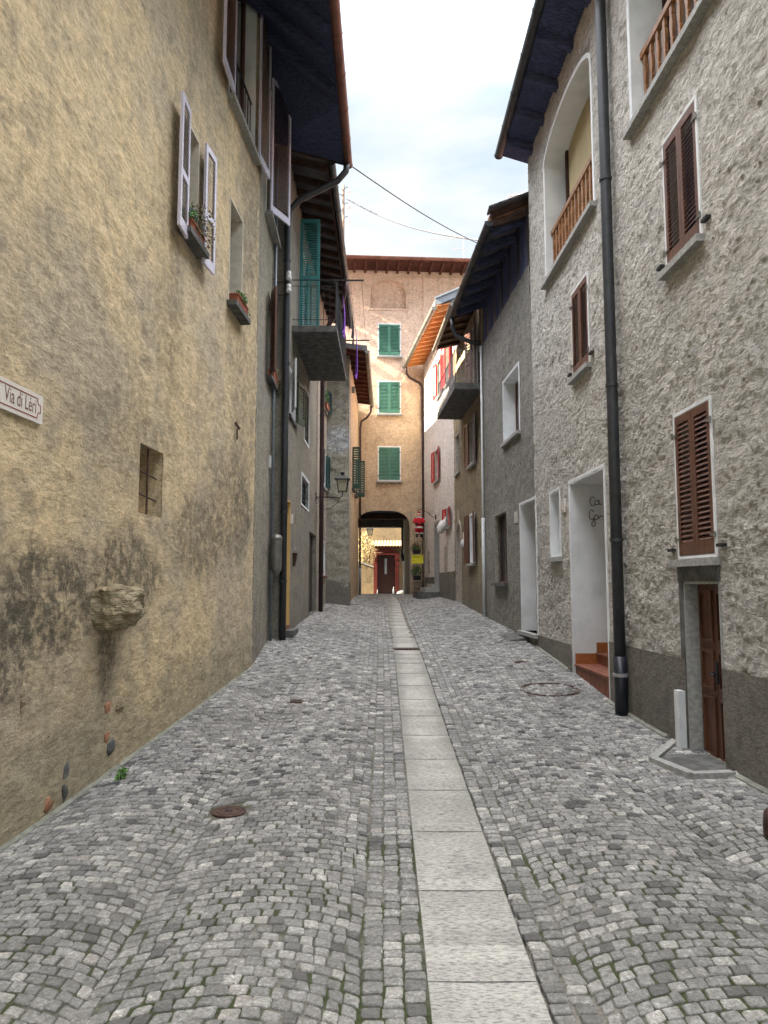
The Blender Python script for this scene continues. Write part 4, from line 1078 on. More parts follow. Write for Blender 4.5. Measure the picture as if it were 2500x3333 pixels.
# arched loggia
a1 = R1.hit((1770, 547))[0]; a0 = R1.hit((1931, 400))[0]; zs = 9.55; z0 = 7.3
wn, h = opening(H, R1, (a0, a1, z0, zs+.4), b=.05, rev=.45, fm='white', pane=None, joinery=False, jo='beam', kind='loggia', sill='granite', arch=.4, sill_out=.1)
m = MB(); R1.box(m, h[0]+.02, h[1]-.25, -.40, -.38, h[2], h[3]); m.build('blind', 'curtain', wn)
m = MB()
R1.box(m, h[1]-.27, h[1]-.2, -.41, -.33, h[2], h[3]-.1); m.build('post', 'beam_brown', wn)
baluster_rail(R1, (h[0], h[1]-.02, h[2]), -.12, z0+.95, 14, parent=wn)
# upper near loggia
a1, z0 = R1.hit((2056, 440)); z0 = 7.42; a0 = a1-2.7
wn, h = opening(H, R1, (a0, a1, z0, zs+.5), b=.05, rev=.45, fm='white', pane='glass', joinery=True, jo='beam_brown', kind='loggia', sill='granite', arch=.4, sill_out=.1, mull=2)
baluster_rail(R1, (h[0], h[1]-.02, h[2]), -.14, z0+.95, 13, parent=wn)
# shuttered windows
zz = []
for i, (p, q) in enumerate((((2157, 470), (2289, 793)), ((1859, 951), (1922, 1195)), ((2194, 1352), (2335, 1812)))):
    r = R1.rect(p, q)
    if i == 0: a1, zt = R1.hit((2157, 470)); a0, zb_ = R1.hit((2289, 793)); zb_ = R1.hit((2168, 893))[1]; r = (a0, a1, zb_, zt)
    if i == 1: a1, zt = R1.hit((1860, 958)); zb_ = R1.hit((1863, 1240))[1]; a0 = R1.hit((1921, 1150))[0]; r = (a0, a1, zb_, zt)
    if i == 2: a1, zt = R1.hit((2194, 1352)); zb_ = R1.hit((2213, 1824))[1]; a0 = R1.hit((2333, 1700))[0]; r = (a0, a1, zb_, zt)
    wn, h = opening(H, R1, r, b=.035, rev=.1, fm='white', pane=None, joinery=False, jo='beam', sill='granite', sill_out=.09)
    closed_shutters(R1, wn, h, 'brown', slat=.05, n=-.02); hinges(R1, wn, h, 'zinc', .02)
    m = MB(); R1.box(m, h[0]-.22, h[0]-.1, .0, .05, h[2]+.06, h[2]+.09); m.build('shutter_stay', 'iron', wn); m = MB(); R1.box(m, h[1]+.1, h[1]+.22, .0, .05, h[2]+.06, h[2]+.09); m.build('shutter_stay', 'iron', wn)
# deep white entrance with tiled steps
a1, zt = R1.hit((1852, 1567)); a0 = R1.hit((1984, 2000))[0]; z0 = .1
wn, h = opening(H, R1, (a0, a1, z0, zt), b=.045, rev=2.2, fm='white', pane=None, joinery=False, jo='white', kind='entrance', sill=None, bottom=False)
ENT = h; gs = gz(3.0, R1.P(h[1], 0, 0).y)
zstep = R1.hit((1881, 2160))[1]
s1 = zstep-.02; pr = .34; st_ = .17
for k in range(6):
    m = MB(); R1.box(m, h[0]+.026, h[1]-.026, -2.2, -.02-pr*k, s1-.6 if k == 0 else s1+st_*(k-1)+.001, s1+st_*k-.03); R1.box(m, h[0]+.026, h[1]-.026, -2.2, .005-pr*k, s1+st_*k-.03, s1+st_*k); m.build('step', 'terracotta', wn)
m = MB()
for k in range(6): R1.box(m, h[1]-.036, h[1]-.0255, -.02-pr*(k+1), -.015-pr*k, s1+st_*k, s1+st_*k+.16)
m.build('skirting', 'skirting', wn)
# wire lettering on the far reveal
aw = h[1]-.04
t = thing('wire_lettering', R1.P(aw, -.4, 2.6), 'black bent wire lettering on the white wall inside the entrance', 'lettering')
def rv(u, v):                                    # point on the far reveal of the entrance
    o = R1.P(aw, 0, 0); d = ray(u, v); tt = (o-V((0,0,EYE))).dot(R1.e)/d.dot(R1.e); return V((0,0,EYE))+d*tt
def zpt(x, y): return rv(1880+x/11.85, 1580+y/11.85)
S = [[(655,510),(630,465),(580,445),(530,465),(495,530),(480,620),(490,700),(530,765),(585,790),(640,765),(668,720),(665,650),(690,600),(740,580),(790,600),(825,650),(820,710),(780,745),(720,750),(675,725)],
     [(825,550),(830,640),(850,715),(890,745),(930,710)],
     [(620,1040),(600,970),(545,940),(490,965),(460,1050),(455,1170),(470,1260),(520,1305),(580,1300),(625,1260),(640,1200),(670,1155),(720,1140),(775,1160),(805,1220),(790,1280),(730,1310),(670,1300),(635,1260)],
     [(625,1270),(600,1360),(555,1460),(550,1530),(590,1575),(640,1575),(685,1530),(680,1450),(645,1340),(625,1270)],
     [(790,1280),(850,1240),(910,1160),(960,1180),(1030,1230),(1045,1140),(1080,1135)], [(1040,1140),(1045,1300),(1040,1430)], [(990,1310),(1090,1305)]]
for k in S:
    m = MB(); P3 = []
    for i in range(len(k)-1):
        p0, p1, p2, p3 = k[max(i-1,0)], k[i], k[i+1], k[min(i+2, len(k)-1)]
        for f in (0, .33, .66):
            P3.append(tuple(.5*((2*p1[j])+(-p0[j]+p2[j])*f+(2*p0[j]-5*p1[j]+4*p2[j]-p3[j])*f*f+(-p0[j]+3*p1[j]-3*p2[j]+p3[j])*f**3) for j in (0, 1)))
    P3.append(k[-1]); m.tube([zpt(*q) for q in P3], .006, 6); m.build('wire_letter', 'iron', t)
# small white window
a1, zt = R1.hit((1789, 1602)); a0 = R1.hit((1826, 1700))[0]; z0 = R1.hit((1791, 1818))[1]
wn, h = opening(H, R1, (a0, a1, z0, zt), b=.035, rev=.4, fm='white', jo='brown', sill='granite', sill_out=.08, mull=0)
# cellar door
a1, zt = R1.hit((2227, 1893)); a0 = R1.hit((2358, 2200))[0]; z0 = .12
wn, h = opening(H, R1, (a0, a1, z0, zt), b=0, rev=.125, fm='granite', pane=None, joinery=False, jo='cellar', kind='door', sill=None, bottom=False)
wd = h[1]-h[0]; hd = h[3]-h[2]
for k in (0, 1):
    m = MB(); x0 = h[0]+.03+(wd-.06)*k/2+.005; x1 = h[0]+.03+(wd-.06)*(k+1)/2-.005
    R1.box(m, x0, x1, -.15, -.125, z0+.02, zt-.03)
    for (f0, f1) in ((.03, .36), (.4, .62), (.66, .95)):
        for (b0, b1, c0, c1) in ((x0+.04, x0+.07, f0, f1), (x1-.07, x1-.04, f0, f1)): R1.box(m, b0, b1, -.125, -.105, z0+hd*c0, z0+hd*c1)
        R1.box(m, x0+.07, x1-.07, -.125, -.105, z0+hd*f0, z0+hd*f0+.03); R1.box(m, x0+.07, x1-.07, -.125, -.105, z0+hd*f1-.03, z0+hd*f1)
    m.build('door_leaf', 'cellar_door', wn)
m = MB(); c = h[0]+wd/2-.05; R1.box(m, c-.02, c+.02, -.105, -.085, z0+hd*.44, z0+hd*.56); m.tube([R1.P(c, -.085, z0+hd*.5), R1.P(c, -.03, z0+hd*.5), R1.P(c-.06, -.03, z0+hd*.49)], .01, 6); m.build('handle', 'iron', wn)
m = MB(); R1.box(m, a0-.005, a1+.12, -.01, .02, zt, zt+.16); R1.box(m, a1, a1+.1, -.01, .018, z0-.1, zt); m.build('lintel', 'granite_dark', wn)
CEL = (a0, a1)
# kerb of the light well in front of it
m = MB(); pA = R1.P(a1+.33, .0, 0); pB = R1.P(a1+.33, .62, 0); pC = R1.P(a0+.2, .62, 0); pD = R1.P(a0-.12, .0, 0)
PA = atZ(2124, 2434, .3); PB = atZ(2251, 2513, .22); PC = atZ(2385, 2508, .22)
PA.z = gz(PA.x, PA.y)+.03; PB.z = gz(PB.x, PB.y)+.045; PC.z = PB.z
PA.z -= .05; PB.z -= .055; PC.z -= .055; m.beam(R1.P(R1.hit((2200, 2432))[0], 0, PA.z), PA, .08, .12); m.beam(PA, PB, .09, .122); m.beam(PB, PC, .09, .118)
t = m.build('light_well_kerb', 'granite', H)
m = MB(); m.hexa([(2.66,6.62,.0),(3.16,6.62,.0),(3.16,7.42,.0),(2.66,7.42,.0),(2.66,6.62,gz(2.9,6.62)+.0),(3.16,6.62,gz(3.1,6.62)+.0),(3.16,7.42,gz(3.1,7.42)+.0),(2.66,7.42,gz(2.9,7.42)+.0)]); m.build('light_well_floor', 'granite_dark', H)
m = MB(); m.tube([PC+V((-.05,0,-.02)), PC+V((.1,-.0,-.0))], .07, 8); m.build('kerb_stone', 'granite', H)
# facade + plinth
HL = [q for q in R1.holes if not q[4]]
facade(H, R1, -.5, 10.6, 'rough_grey', step=.033, amp=.023, depth=7, a0=8.6, seed=20)
facade(H, R1, -.5, 10.6, 'rough_grey', depth=7, a0=0, a1=8.6, name='street_wall')
R1p = Wall(0, 0, 0, 1, -1); R1p.o = R1.o+R1.n*.022; R1p.e = R1.e; R1p.n = R1.n; R1p.L = R1.L; R1p.holes = HL
facade(H, R1p, -.5, 1.08, 'plinth', step=.07, amp=.007, a0=7, a1=CEL[0], name='plinth', ends=False, seed=3)
facade(H, R1p, -.5, 1.08, 'plinth', step=.07, amp=.007, a0=CEL[1], a1=ENT[0]-.05, name='plinth', ends=False, seed=3)
facade(H, R1p, -.5, .88, 'plinth', step=.07, amp=.007, a0=ENT[1]+.05, a1=R1.L, name='plinth', ends=False, seed=5)
# eaves
g0 = V((2.46, -4, 10.72)); g1 = V((2.42, 14.6, 10.72)); i0 = V((3.5, -4, 10.5)); i1 = V((3.1, 14.6, 10.5))
slab_roof(H, g0, g1, i0, i1, 'roof_tile', 'beam', rise=.45, ridge=4)
rafters(H, V((2.46, 6, 10.72)), g1, V((3.3, 6, 10.5)), i1, 9, .13, .17, 'beam')
m = MB(); m.gutter((2.39, 14.62, 10.74), (2.42, -4, 10.76), .085); m.build('gutter', 'steel', H)
x, y = R1.P(13.36, .11, 0).x, R1.P(13.36, 0, 0).y
pt = atY(1962, 40, y); 
pipe(H, [(2.45, y-.35, 10.65), (2.5, y-.3, 10.4), (2.85, y-.1, 10.1), (x, y, 9.95), (x, y, 9.6), (x, y, 4), (x, y, .9)], .072, 'steel', [(x, y, 7.2), (x, y, 4.4), (x, y, 2.4)])
m = pipe(H, [(x, y, .95), (x, y, gz(x, y)-.02)], .082, 'black_pipe', [(x, y, .72)], name='pipe_shoe', bm='antenna')
# gas duct cover and number plate
a, zt = R1.hit((2229, 2247)); zb_ = gz(3.1, R1.P(a, 0, 0).y)
m = MB(); R1.box(m, a-.06, a+.06, .0, .09, zb_-.02, zt); R1.box(m, a-.03, a+.03, .09, .1, zb_, zt-.02); m.build('duct_cover', 'plastic', H)
def plate(W, H, u, v, w, hh, txt, off=0):
    a, z = W.hit((u, v)); m = MB(); W.box(m, a-w/2, a+w/2, 0, .03, z-hh/2, z+hh/2); p = m.build('number_plate', 'enamel', H)
    m = MB(); e = .025
    for q in ((a-w/2+e, a+w/2-e, z-hh/2+e), (a-w/2+e, a+w/2-e, z+hh/2-e)): W.box(m, q[0], q[1], .0301, .032, q[2]-.006, q[2]+.006)
    for q in (a-w/2+e, a+w/2-e): W.box(m, q-.005, q+.005, .0301, .032, z-hh/2+e+.007, z+hh/2-e-.007)
    m.build('border', 'steel', p)
    return text_mesh(txt, W, a+w*.22, .031, z-hh*.2, hh*.58, .75, 'letter', p, flip=True, name='numerals', a_left=a-w*.22)
plate(R1, H, 1836, 1646, .2, .22, '9')
# mortar fillet on the right
m = MB(); pts = []
for i in range(60):
    a = 8.2+i*.22
    if a > R1.L+5: break
    W_ = R1; p = R1.P(a, 0, 0)
    if a > R1.L: break
    pts.append((p, gz(p.x-.05, p.y)))
for (p, z), (q, w) in zip(pts, pts[1:]):
    if ENT[0]-.1 < (p-R1.o).dot(R1.e) < ENT[1]+.1 or CEL[0]-.3 < (p-R1.o).dot(R1.e) < CEL[1]+.3:
        if m.v: m.build('mortar_fillet', 'mortar', H); m = MB()
        continue
    k = .07+.02*noise.noise(V((p.y*2, 3, 0))); d = R1.n
    m.hexa([p+V((0,0,z-.05)), q+V((0,0,w-.05)), q+d*k+V((0,0,w-.05)), p+d*k+V((0,0,z-.05)), p+V((0,0,z+.035)), q+V((0,0,w+.035)), q+d*k*.9+V((0,0,w+.012)), p+d*k*.9+V((0,0,z+.012))])
m.build('mortar_fillet', 'mortar', H)
# pot at the picture's right edge
p = atZ(2524, 2725, .15); p.z = gz(p.x, p.y)
t = thing('stone_bollard', p, 'small rounded brown stone standing at the right edge of the street', 'stone'); m = MB(); m.lathe(p-V((0,0,.02)), [(.07,0),(.075,.1),(.065,.19),(.03,.23)], 12); m.build('shaft', 'rust', t, smooth=True)

# ================================================================== RIGHT 2: darker grey house
R2 = Wall(2.95, 14.42, 2.69, 19.7, -1)
H = thing('dark_grey_house', (2.8, 17, .9), 'darker grey rendered house with low timber eaves on the right', 'house')
def rr(W, tl, bl, br): a1, zt = W.hit(tl); zb = W.hit(bl)[1]; a0 = W.hit(br)[0]; return (min(a0, a1), max(a0, a1), zb, zt)
wn, h = opening(H, R2, rr(R2, (1637, 1244), (1633, 1455), (1692, 1300)), b=.03, rev=.32, fm='white', jo='brown', pane='glass_pale', sill='granite', sill_out=.09, mull=0)
r = rr(R2, (1692, 1639), (1700, 2052), (1751, 1900))
wn, h = opening(H, R2, r, b=.03, rev=.35, fm='white', pane=None, joinery=False, jo='cellar', kind='door', sill='granite', sill_out=.1, bottom=False)
m = MB()
for k in range(3): R2.box(m, h[0]+.03+(h[1]-h[0]-.06)*k/3, h[0]+.03+(h[1]-h[0]-.06)*(k+1)/3-.015, -.38, -.36, r[2]+.02, r[3]-.05)
m.build('boards', 'brown', wn); m = MB(); m.tube([R2.P(h[1]-.12, -.36, r[2]+1.), R2.P(h[1]-.12, -.31, r[2]+1.), R2.P(h[1]-.22, -.31, r[2]+1.)], .011, 6); m.build('handle', 'antenna', wn)
wn, h = opening(H, R2, rr(R2, (1609, 1678), (1612, 1898), (1652, 1760)), b=.0, rev=.16, fm='stone_plaster', jo='brown', sill='granite_dark', sill_out=.1, mull=1, bars=(5, 1, -.07))
facade(H, R2, -.5, 8.35, 'dark_grey', step=.06, amp=.018, depth=6, seed=31)
m = MB(); R2.box(m, 0.02, R2.L-.01, -.08, -.03, 8.3, 9.7); m.build('timber_boarding', 'cloth_black', H)
for k in range(24):
    m = MB(); R2.box(m, .03+.22*k, .03+.22*k+.205, -.029, -.004-.006*(k % 3), 8.33, 9.62)
    if .03+.22*k+.205 < R2.L: m.build('board', 'beam' if k % 4 else 'darkdoor', H)
g0 = V((2.23, 14.65, 9.28)); g1 = V((1.93, 20.1, 9.28)); i0 = V((3.1, 14.65, 9.62)); i1 = V((2.85, 20.1, 9.62))
slab_roof(H, g0, g1, i0, i1, 'roof_tile', 'soffit', rise=.35, ridge=3.4)
rafters(H, g0, g1, i0, i1, 7, .16, .16, 'beam')
m = MB(); m.gutter((1.87, 20.15, 9.28), (2.17, 14.62, 9.28), .085); m.build('gutter', 'steel', H)
m = MB(); m.beam((2.2, 14.6, 9.42), (3.0, 14.6, 9.75), .05, .12); m.beam((2.25, 14.66, 9.25), (3.0, 14.66, 9.5), .1, .12); m.build('verge_board', 'beam_brown', H)
for k in range(5):
    m = MB(); m.beam((2.15+.2*k, 14.6, 9.52+.075*k), (2.4+.2*k, 14.6, 9.61+.075*k), .35, .035); m.build('roof_slab', 'stone_roof', H)
pipe(H, [(1.9, 19.95, 9.2), (1.91, 19.97, 8.95), (2.0, 20., 8.72), (2.4, 19.9, 8.5), (2.64, 19.78, 8.42)], .06, 'steel', name='swan_neck')
pc = R2.P(R2.L-.06, .05, 0)
pipe(H, [pc+V((0,0,8.3)), pc+V((0,0,gz(pc.x, pc.y)))], .03, 'plastic', [pc+V((0,0,3.6)), pc+V((0,0,1.6))], name='white_conduit', bm='zinc')
m = MB(); m.tube([pc+V((0,0,3.6)), pc+V((0,0,gz(pc.x, pc.y)))], .045, 10); m.build('conduit_guard', 'plastic', H, smooth=True)
plate(R2, H, 1681, 1684, .2, .24, '11')
m = MB(); m.hexa([R2.P(.6, 0, .3), R2.P(1.9, 0, .4), R2.P(1.8, .42, .4), R2.P(.7, .4, .3), R2.P(.6, 0, .78), R2.P(1.9, 0, .8), R2.P(1.75, .4, .76), R2.P(.75, .38, .7)])
p = R2.P(1.2, .2, .6)
ob = m.build('door_slab', 'granite_dark'); ob['label'] = 'worn flat stone slab lying below the dark grey house door'; ob['category'] = 'stone slab'

# ================================================================== RIGHT 3: brown grey house with balcony
R3 = Wall(2.69, 19.72, 2.4, 25.0, -1)
H = thing('brown_house', (2.6, 22, 1.1), 'brownish rendered house with stone balcony and pointed white doorway on the right', 'house')
# balcony door
zb = 7.35; wn, h = opening(H, R3, (.62, 1.5, zb, 9.3), b=.03, rev=.12, fm='cream', jo='lilac_sky_sheen', sill=None, kind='balcony_door')
for a, s, an in ((h[0], 1, 125), (h[1], -1, 125)): open_leaf(R3, wn, a, s, .38, zb+.02, 9.28, an+38, 'sheen_brown', slat=.08, mid=.5, n=.03)
r = rr(R3, (1528, 1375), (1530, 1520), (1548, 1400)); wn, h = opening(H, R3, r, b=.03, rev=.12, fm='cream', jo='lilac_sky_sheen', sill='granite', sill_out=.1)
for a, s in ((h[0], 1), (h[1], -1)): open_leaf(R3, wn, a, s, .42, h[2], h[3], 172, 'sheen_brown', slat=.07, n=.03)
r = rr(R3, (1482, 1420), (1483, 1545), (1497, 1420)); wn, h = opening(H, R3, (max(r[0], 3.9), min(r[1], 5.0), r[2], r[3]), b=.03, rev=.1, fm='cream', jo='cream', pane='glass_pale', sill='granite', sill_out=.06, mull=0)
r = rr(R3, (1529, 1675), (1531, 1835), (1546, 1700)); r = (r[0], max(r[1], r[0]+.7), r[2], r[3])
wn, h = opening(H, R3, r, b=.04, rev=.2, fm='white', jo='white', sill='granite', sill_out=.1, mull=0)
for a, s in ((h[0], 1), (h[1], -1)): open_leaf(R3, wn, a, s, .42, h[2]-.02, h[3]+.02, 172, 'brown', panels=True, mid=.5, n=.03)
r = rr(R3, (1482, 1700), (1480, 1948), (1503, 1760)); r = (max(r[0], 3.2), min(r[1], 4.9), gz(2.4, 24), r[3])
wn, h = opening(H, R3, r, b=.07, rev=.3, fm='cream', pane=None, joinery=False, jo='white', kind='door', sill=None, arch=.6, bottom=False, proud=.03)
m = MB(); am = (r[0]+r[1])/2
m.hexa([R3.P(am-.12, 0, r[3]), R3.P(am+.12, 0, r[3]), R3.P(am+.12, .03, r[3]), R3.P(am-.12, .03, r[3]), R3.P(am-.02, 0, r[3]+.35), R3.P(am+.02, 0, r[3]+.35), R3.P(am+.02, .03, r[3]+.35), R3.P(am-.02, .03, r[3]+.35)])
m.build('pointed_crest', 'cream', wn)
facade(H, R3, -.5, 9.75, 'brown_grey', step=.09, amp=.02, depth=6, seed=41)
m = MB(); R3.box(m, -.0, 3.75, -.05, .78, 7.12, 7.3); B3 = m.build('balcony', 'granite_dark', H)
m = MB(); zr = 8.22
P3_ = [R3.P(.05, 0, 0), R3.P(.05, .74, 0), R3.P(3.7, .74, 0), R3.P(3.7, 0, 0)]
for p, q in zip(P3_, P3_[1:]):
    for z in (zr, 7.42): m.beam(p+V((0,0,z)), q+V((0,0,z)), .022, .014)
    n = max(5, int((q-p).length/.13))
    for i in range(n+1): c = p.lerp(q, i/n); m.beam(c+V((0,0,7.3)), c+V((0,0,zr)), .012, .012, (0,1,0))
m.build('railing', 'antenna', B3)
g0 = V((1.97, 20.2, 9.66)); g1 = V((1.75, 24.2, 9.66)); i0 = V((2.75, 20.2, 9.85)); i1 = V((2.55, 24.2, 9.85))
slab_roof(H, g0, g1, i0, i1, 'stone_roof', 'beam_brown', rise=.35, ridge=3)
for k in range(6):
    f = (k+.4)/6; a = g0.lerp(g1, f)-V((0,0,.06)); b = i0.lerp(i1, f)-V((0,0,.06)); m = MB(); m.tube([a, a.lerp(b, .5)+V((0,0,.02)), b], .05, 7); m.build('rafter', 'cellar', H)
m = MB(); m.gutter((1.69, 24.25, 9.68), (1.92, 20.1, 9.68), .07); m.build('gutter', 'zinc', H)
m = MB(); a, z = R3.hit((1512, 1745)); R3.box(m, a-.1, a+.1, 0, .04, z-.12, z+.12); m.build('number_plate', 'enamel', H)
m = MB(); c = R3.P(3.05, .1, 3.1); m.lathe(c-V((0,0,.12)), [(.03,0),(.07,.03),(.08,.12),(.05,.2),(.02,.23)], 12); m.build('porch_lamp', 'porcelain', H, smooth=True)

# ================================================================== RIGHT 4: pale house with red shutters
R4 = Wall(2.4, 25.02, 1.76, 32.1, -1)
H = thing('red_shutter_house', (2.1, 28, 1.3), 'pale rendered house with red shutters catching the sun on the right', 'house')
def win4(tl, bl, br, lw, ang, jo='white', arch=0, mat='red'):
    r = rr(R4, tl, bl, br); r = (r[0], min(7.0, max(r[1], r[0]+.6)), r[2], r[3])
    wn, h = opening(H, R4, r, b=.02, rev=.12, fm='cream', jo=jo, sill='granite', sill_out=.09, mull=0)
    for a, s in ((h[0], 1), (h[1], -1)): open_leaf(R4, wn, a, s, lw, h[2], h[3], ang, mat, slat=.08, n=.03)
win4((1424, 1180), (1424, 1300), (1438, 1200), .5, 172)
win4((1452, 1120), (1452, 1260), (1466, 1150), .5, 172)
win4((1416, 1470), (1416, 1572), (1430, 1500), .36, 172)
win4((1455, 1655), (1456, 1718), (1467, 1660), .34, 168)
r = rr(R4, (1414, 1700), (1414, 1925), (1431, 1740)); r = (r[0], max(r[1], r[0]+.7), gz(2.1, 29)+.3, r[3])
wn, h = opening(H, R4, r, b=.1, rev=.3, fm='granite', pane=None, joinery=False, jo='darkdoor', kind='door', sill=None, bottom=False)
DR = h
m = MB(); a, z = R4.hit((1452, 1820)); R4.box(m, a-.3, a+.3, .0, .02, z-.45, z+.45); m.build('meter_hatch', 'cream', H)
m = MB(); a, z = R4.hit((1397, 1830)); R4.box(m, a-.25, a+.25, .0, .02, z-.45, z+.45); m.build('meter_hatch', 'cream', H)
facade(H, R4, -.5, 11.5, 'white_pink', step=.15, amp=.008, depth=5, seed=51)
zp = R4.hit((1455, 1862))[1]
m = MB(); R4.box(m, .02, DR[0]-.12, .0, .035, -.3, zp); m.build('plinth', 'plinth', H); m = MB(); R4.box(m, DR[1]+.12, R4.L-.05, .0, .035, -.3, zp-.15); m.build('plinth', 'plinth', H)
for k in range(3):
    m = MB(); gg_ = gz(2.1, 29); R4.box(m, DR[0]-.25+.05*k, DR[1]+.25-.05*k, .0, .85-.27*k, gg_-.1+.0*k, gg_+.16*(k+1)); m.build('step', 'granite_dark' if k == 0 else 'granite', H)
g0 = V((1.83, 24.9, 11.45)); g1 = V((.98, 32.0, 11.45)); i0 = V((2.5, 24.9, 11.6)); i1 = V((1.85, 32.0, 11.6))
slab_roof(H, g0, g1, i0, i1, 'stone_roof', 'new_wood', rise=.45, ridge=3, th=.25)
rafters(H, g0, g1, i0, i1, 13, .08, .15, 'new_wood', inset=0)
m = MB(); m.gutter((.9, 32.0, 11.42), (1.75, 24.9, 11.42), .09); m.build('gutter', 'zinc', H)
m = MB(); m.beam((1.8, 24.86, 11.62), (3.6, 24.86, 12.4), .03, .3); m.beam((1.78, 24.83, 11.72), (3.6, 24.83, 12.5), .05, .04); m.build('verge_flashing', 'grey_pipe', H)
xx = FW.P(FW.hit((1377, 1700))[0], .1, 0)
pipe(H, [(.96, 31.8, 11.35), (1.0, 31.85, 11.05), (1.15, 31.95, 10.9), (xx.x-.12, xx.y, 10.72), (xx.x, xx.y, 10.5), (xx.x, xx.y, 6), (xx.x, xx.y, 1.6)], .055, 'copper_dark', [(xx.x, xx.y, 8), (xx.x, xx.y, 4.5)], bm='copper_dark')
# white sack on the sill
a, z = R4.hit((1456, 1715)); c = R4.P(a, .2, z)
t = thing('white_sack', c, 'stuffed white sack hanging over the lowest red shuttered sill', 'sack')
import bmesh
def blob(c, r, rot, mat, name, parent, seed=0, amp=.18, sub=3):
    from mathutils import Euler
    bm = bmesh.new(); bmesh.ops.create_icosphere(bm, subdivisions=sub, radius=1); mt = Euler(rot).to_matrix()
    bm.verts.index_update(); vs = []
    for v in bm.verts:
        p = v.co*(1+amp*noise.noise(v.co*2+V((seed, 0, 0)))); vs.append(tuple(V(c)+mt@V((p.x*r[0], p.y*r[1], p.z*r[2]))))
    fs = [tuple(v.index for v in f.verts) for f in bm.faces]; bm.free()
    mb = MB(); mb.v = vs; mb.f = fs; return mb.build(name, mat, parent, smooth=True)
blob(c, (.17, .17, .27), (0, .4, 0), 'cloth_white', 'bag', t, 3); m = MB(); m.tube([c+V((.12,0,.24)), c+V((.16,0,.36))], [.05, .03], 8); m.build('tied_neck', 'cloth_white', t)
# iron sign bracket without its sign
p = atY(1385, 1672, 30.5); q = R4.P(5.0, 0, 0)
a, z = R4.hit((1420, 1683)); c = R4.P(a, .02, z)
t = thing('sign_bracket', c, 'empty curved wrought iron bracket above the stone doorway near the archway', 'bracket')
m = MB(); E = R4.n
m.tube([c, c+E*.12+V((0,0,.0)), c+E*.28+V((0,0,.14)), c+E*.45+V((0,0,.26)), c+E*.62+V((0,0,.3)), c+E*.75+V((0,0,.24))], .014, 6); m.build('arm', 'iron', t)
m = MB(); m.tube([c+E*.2+V((0,0,.05)), c+E*.3+V((0,0,.28)), c+E*.36+V((0,0,.36))], .008, 6); m.tube([c+E*.16+V((.0,0,.2))+V((.06*math.cos(s_), 0, .06*math.sin(s_))) for s_ in [i*.7 for i in range(9)]], .006, 5); m.build('scroll', 'iron', t); m = MB(); m.cbox(c, .04, .06, .2); m.build('base', 'iron', t)

# ================================================================== ladder display beside the arch
Y0 = 31.4
def at(u, v, y=Y0): return atY(u, v, y)
bz = gz(1.4, Y0); lx0 = at(1349, 1800).x; lx1 = at(1380, 1800).x; ltop = at(1360, 1742).z
t = thing('wooden_ladder', (lx0, Y0, bz), 'weathered wooden ladder leaning on the wall right of the archway', 'ladder')
for x in (lx0, lx1):
    m = MB(); m.beam((x, Y0-.15, bz), (x, Y0+.15, ltop+.15), .06, .04, (1,0,0)); m.build('rail', 'ladder', t)
for i in range(6):
    f = (i+.7)/6.4; m = MB(); z = bz+(ltop-bz)*f; y = Y0-.15+.3*f; m.beam((lx0, y, z), (lx1, y, z), .04, .035); m.build('rung', 'ladder', t)
# doll in a red suit on the top rung (plain generic figure)
fz = at(1360, 1748).z; hz = at(1360, 1665).z; hh = hz-fz; cx = at(1364, 1700).x; dy = Y0-.02
t = thing('dressed_doll', (cx, dy, fz), 'stuffed doll in red and white winter clothes standing on top of the ladder', 'doll')
sk = MB()
def limb(pts, rs, mat, name, n=10):
    m = MB(); m.tube([V(p) for p in pts], rs, n); return m.build(name, mat, t, smooth=True)
s = hh
limb([(cx, dy, fz+.1*s), (cx, dy, fz+.36*s), (cx, dy, fz+.42*s), (cx, dy, fz+.55*s), (cx, dy, fz+.68*s), (cx, dy, fz+.75*s), (cx, dy, fz+.8*s)], [.02*s,.1*s,.14*s,.15*s,.15*s,.1*s,.06*s], 'cloth_red', 'body', 14)
for k in (-1, 1):
    limb([(cx+k*.075*s, dy, fz+.42*s), (cx+k*.085*s, dy-.01, fz+.25*s), (cx+k*.085*s, dy, fz+.13*s)], [.085*s, .08*s, .065*s], 'cloth_red', 'trouser_leg')
    limb([(cx+k*.085*s, dy, fz+.17*s), (cx+k*.085*s, dy, fz+.125*s)], [.082*s, .082*s], 'cloth_white', 'cuff')
    limb([(cx+k*.085*s, dy, fz+.13*s), (cx+k*.085*s, dy-.01, fz+.03*s), (cx+k*.09*s, dy-.1*s, fz+.02*s)], [.06*s, .06*s, .045*s], 'cloth_black', 'boot')
    limb([(cx+k*.13*s, dy, fz+.72*s), (cx+k*.2*s, dy-.03*s, fz+.6*s), (cx+k*.12*s, dy-.13*s, fz+.53*s)], [.06*s, .055*s, .04*s], 'cloth_red', 'sleeve')
    limb([(cx+k*.12*s, dy-.13*s, fz+.53*s), (cx+k*.08*s, dy-.16*s, fz+.53*s)], [.035*s, .03*s], 'cloth_black', 'mitten')
limb([(cx, dy, fz+.4*s), (cx, dy, fz+.34*s)], [.158*s, .165*s], 'cloth_white', 'jacket_hem', 14); limb([(cx, dy, fz+.5*s), (cx, dy, fz+.465*s)], [.157*s, .157*s], 'cloth_black', 'belt', 14)
limb([(cx, dy, fz+.79*s), (cx, dy, fz+.74*s)], [.09*s, .11*s], 'cloth_white', 'collar', 14)
blob((cx, dy-.01, fz+.86*s), (.075*s, .075*s, .085*s), (0,0,0), 'skin', 'head', t, 1, .05); limb([(cx, dy, fz+.9*s), (cx, dy, fz+.925*s)], [.088*s, .085*s], 'cloth_white', 'hat_brim', 14)
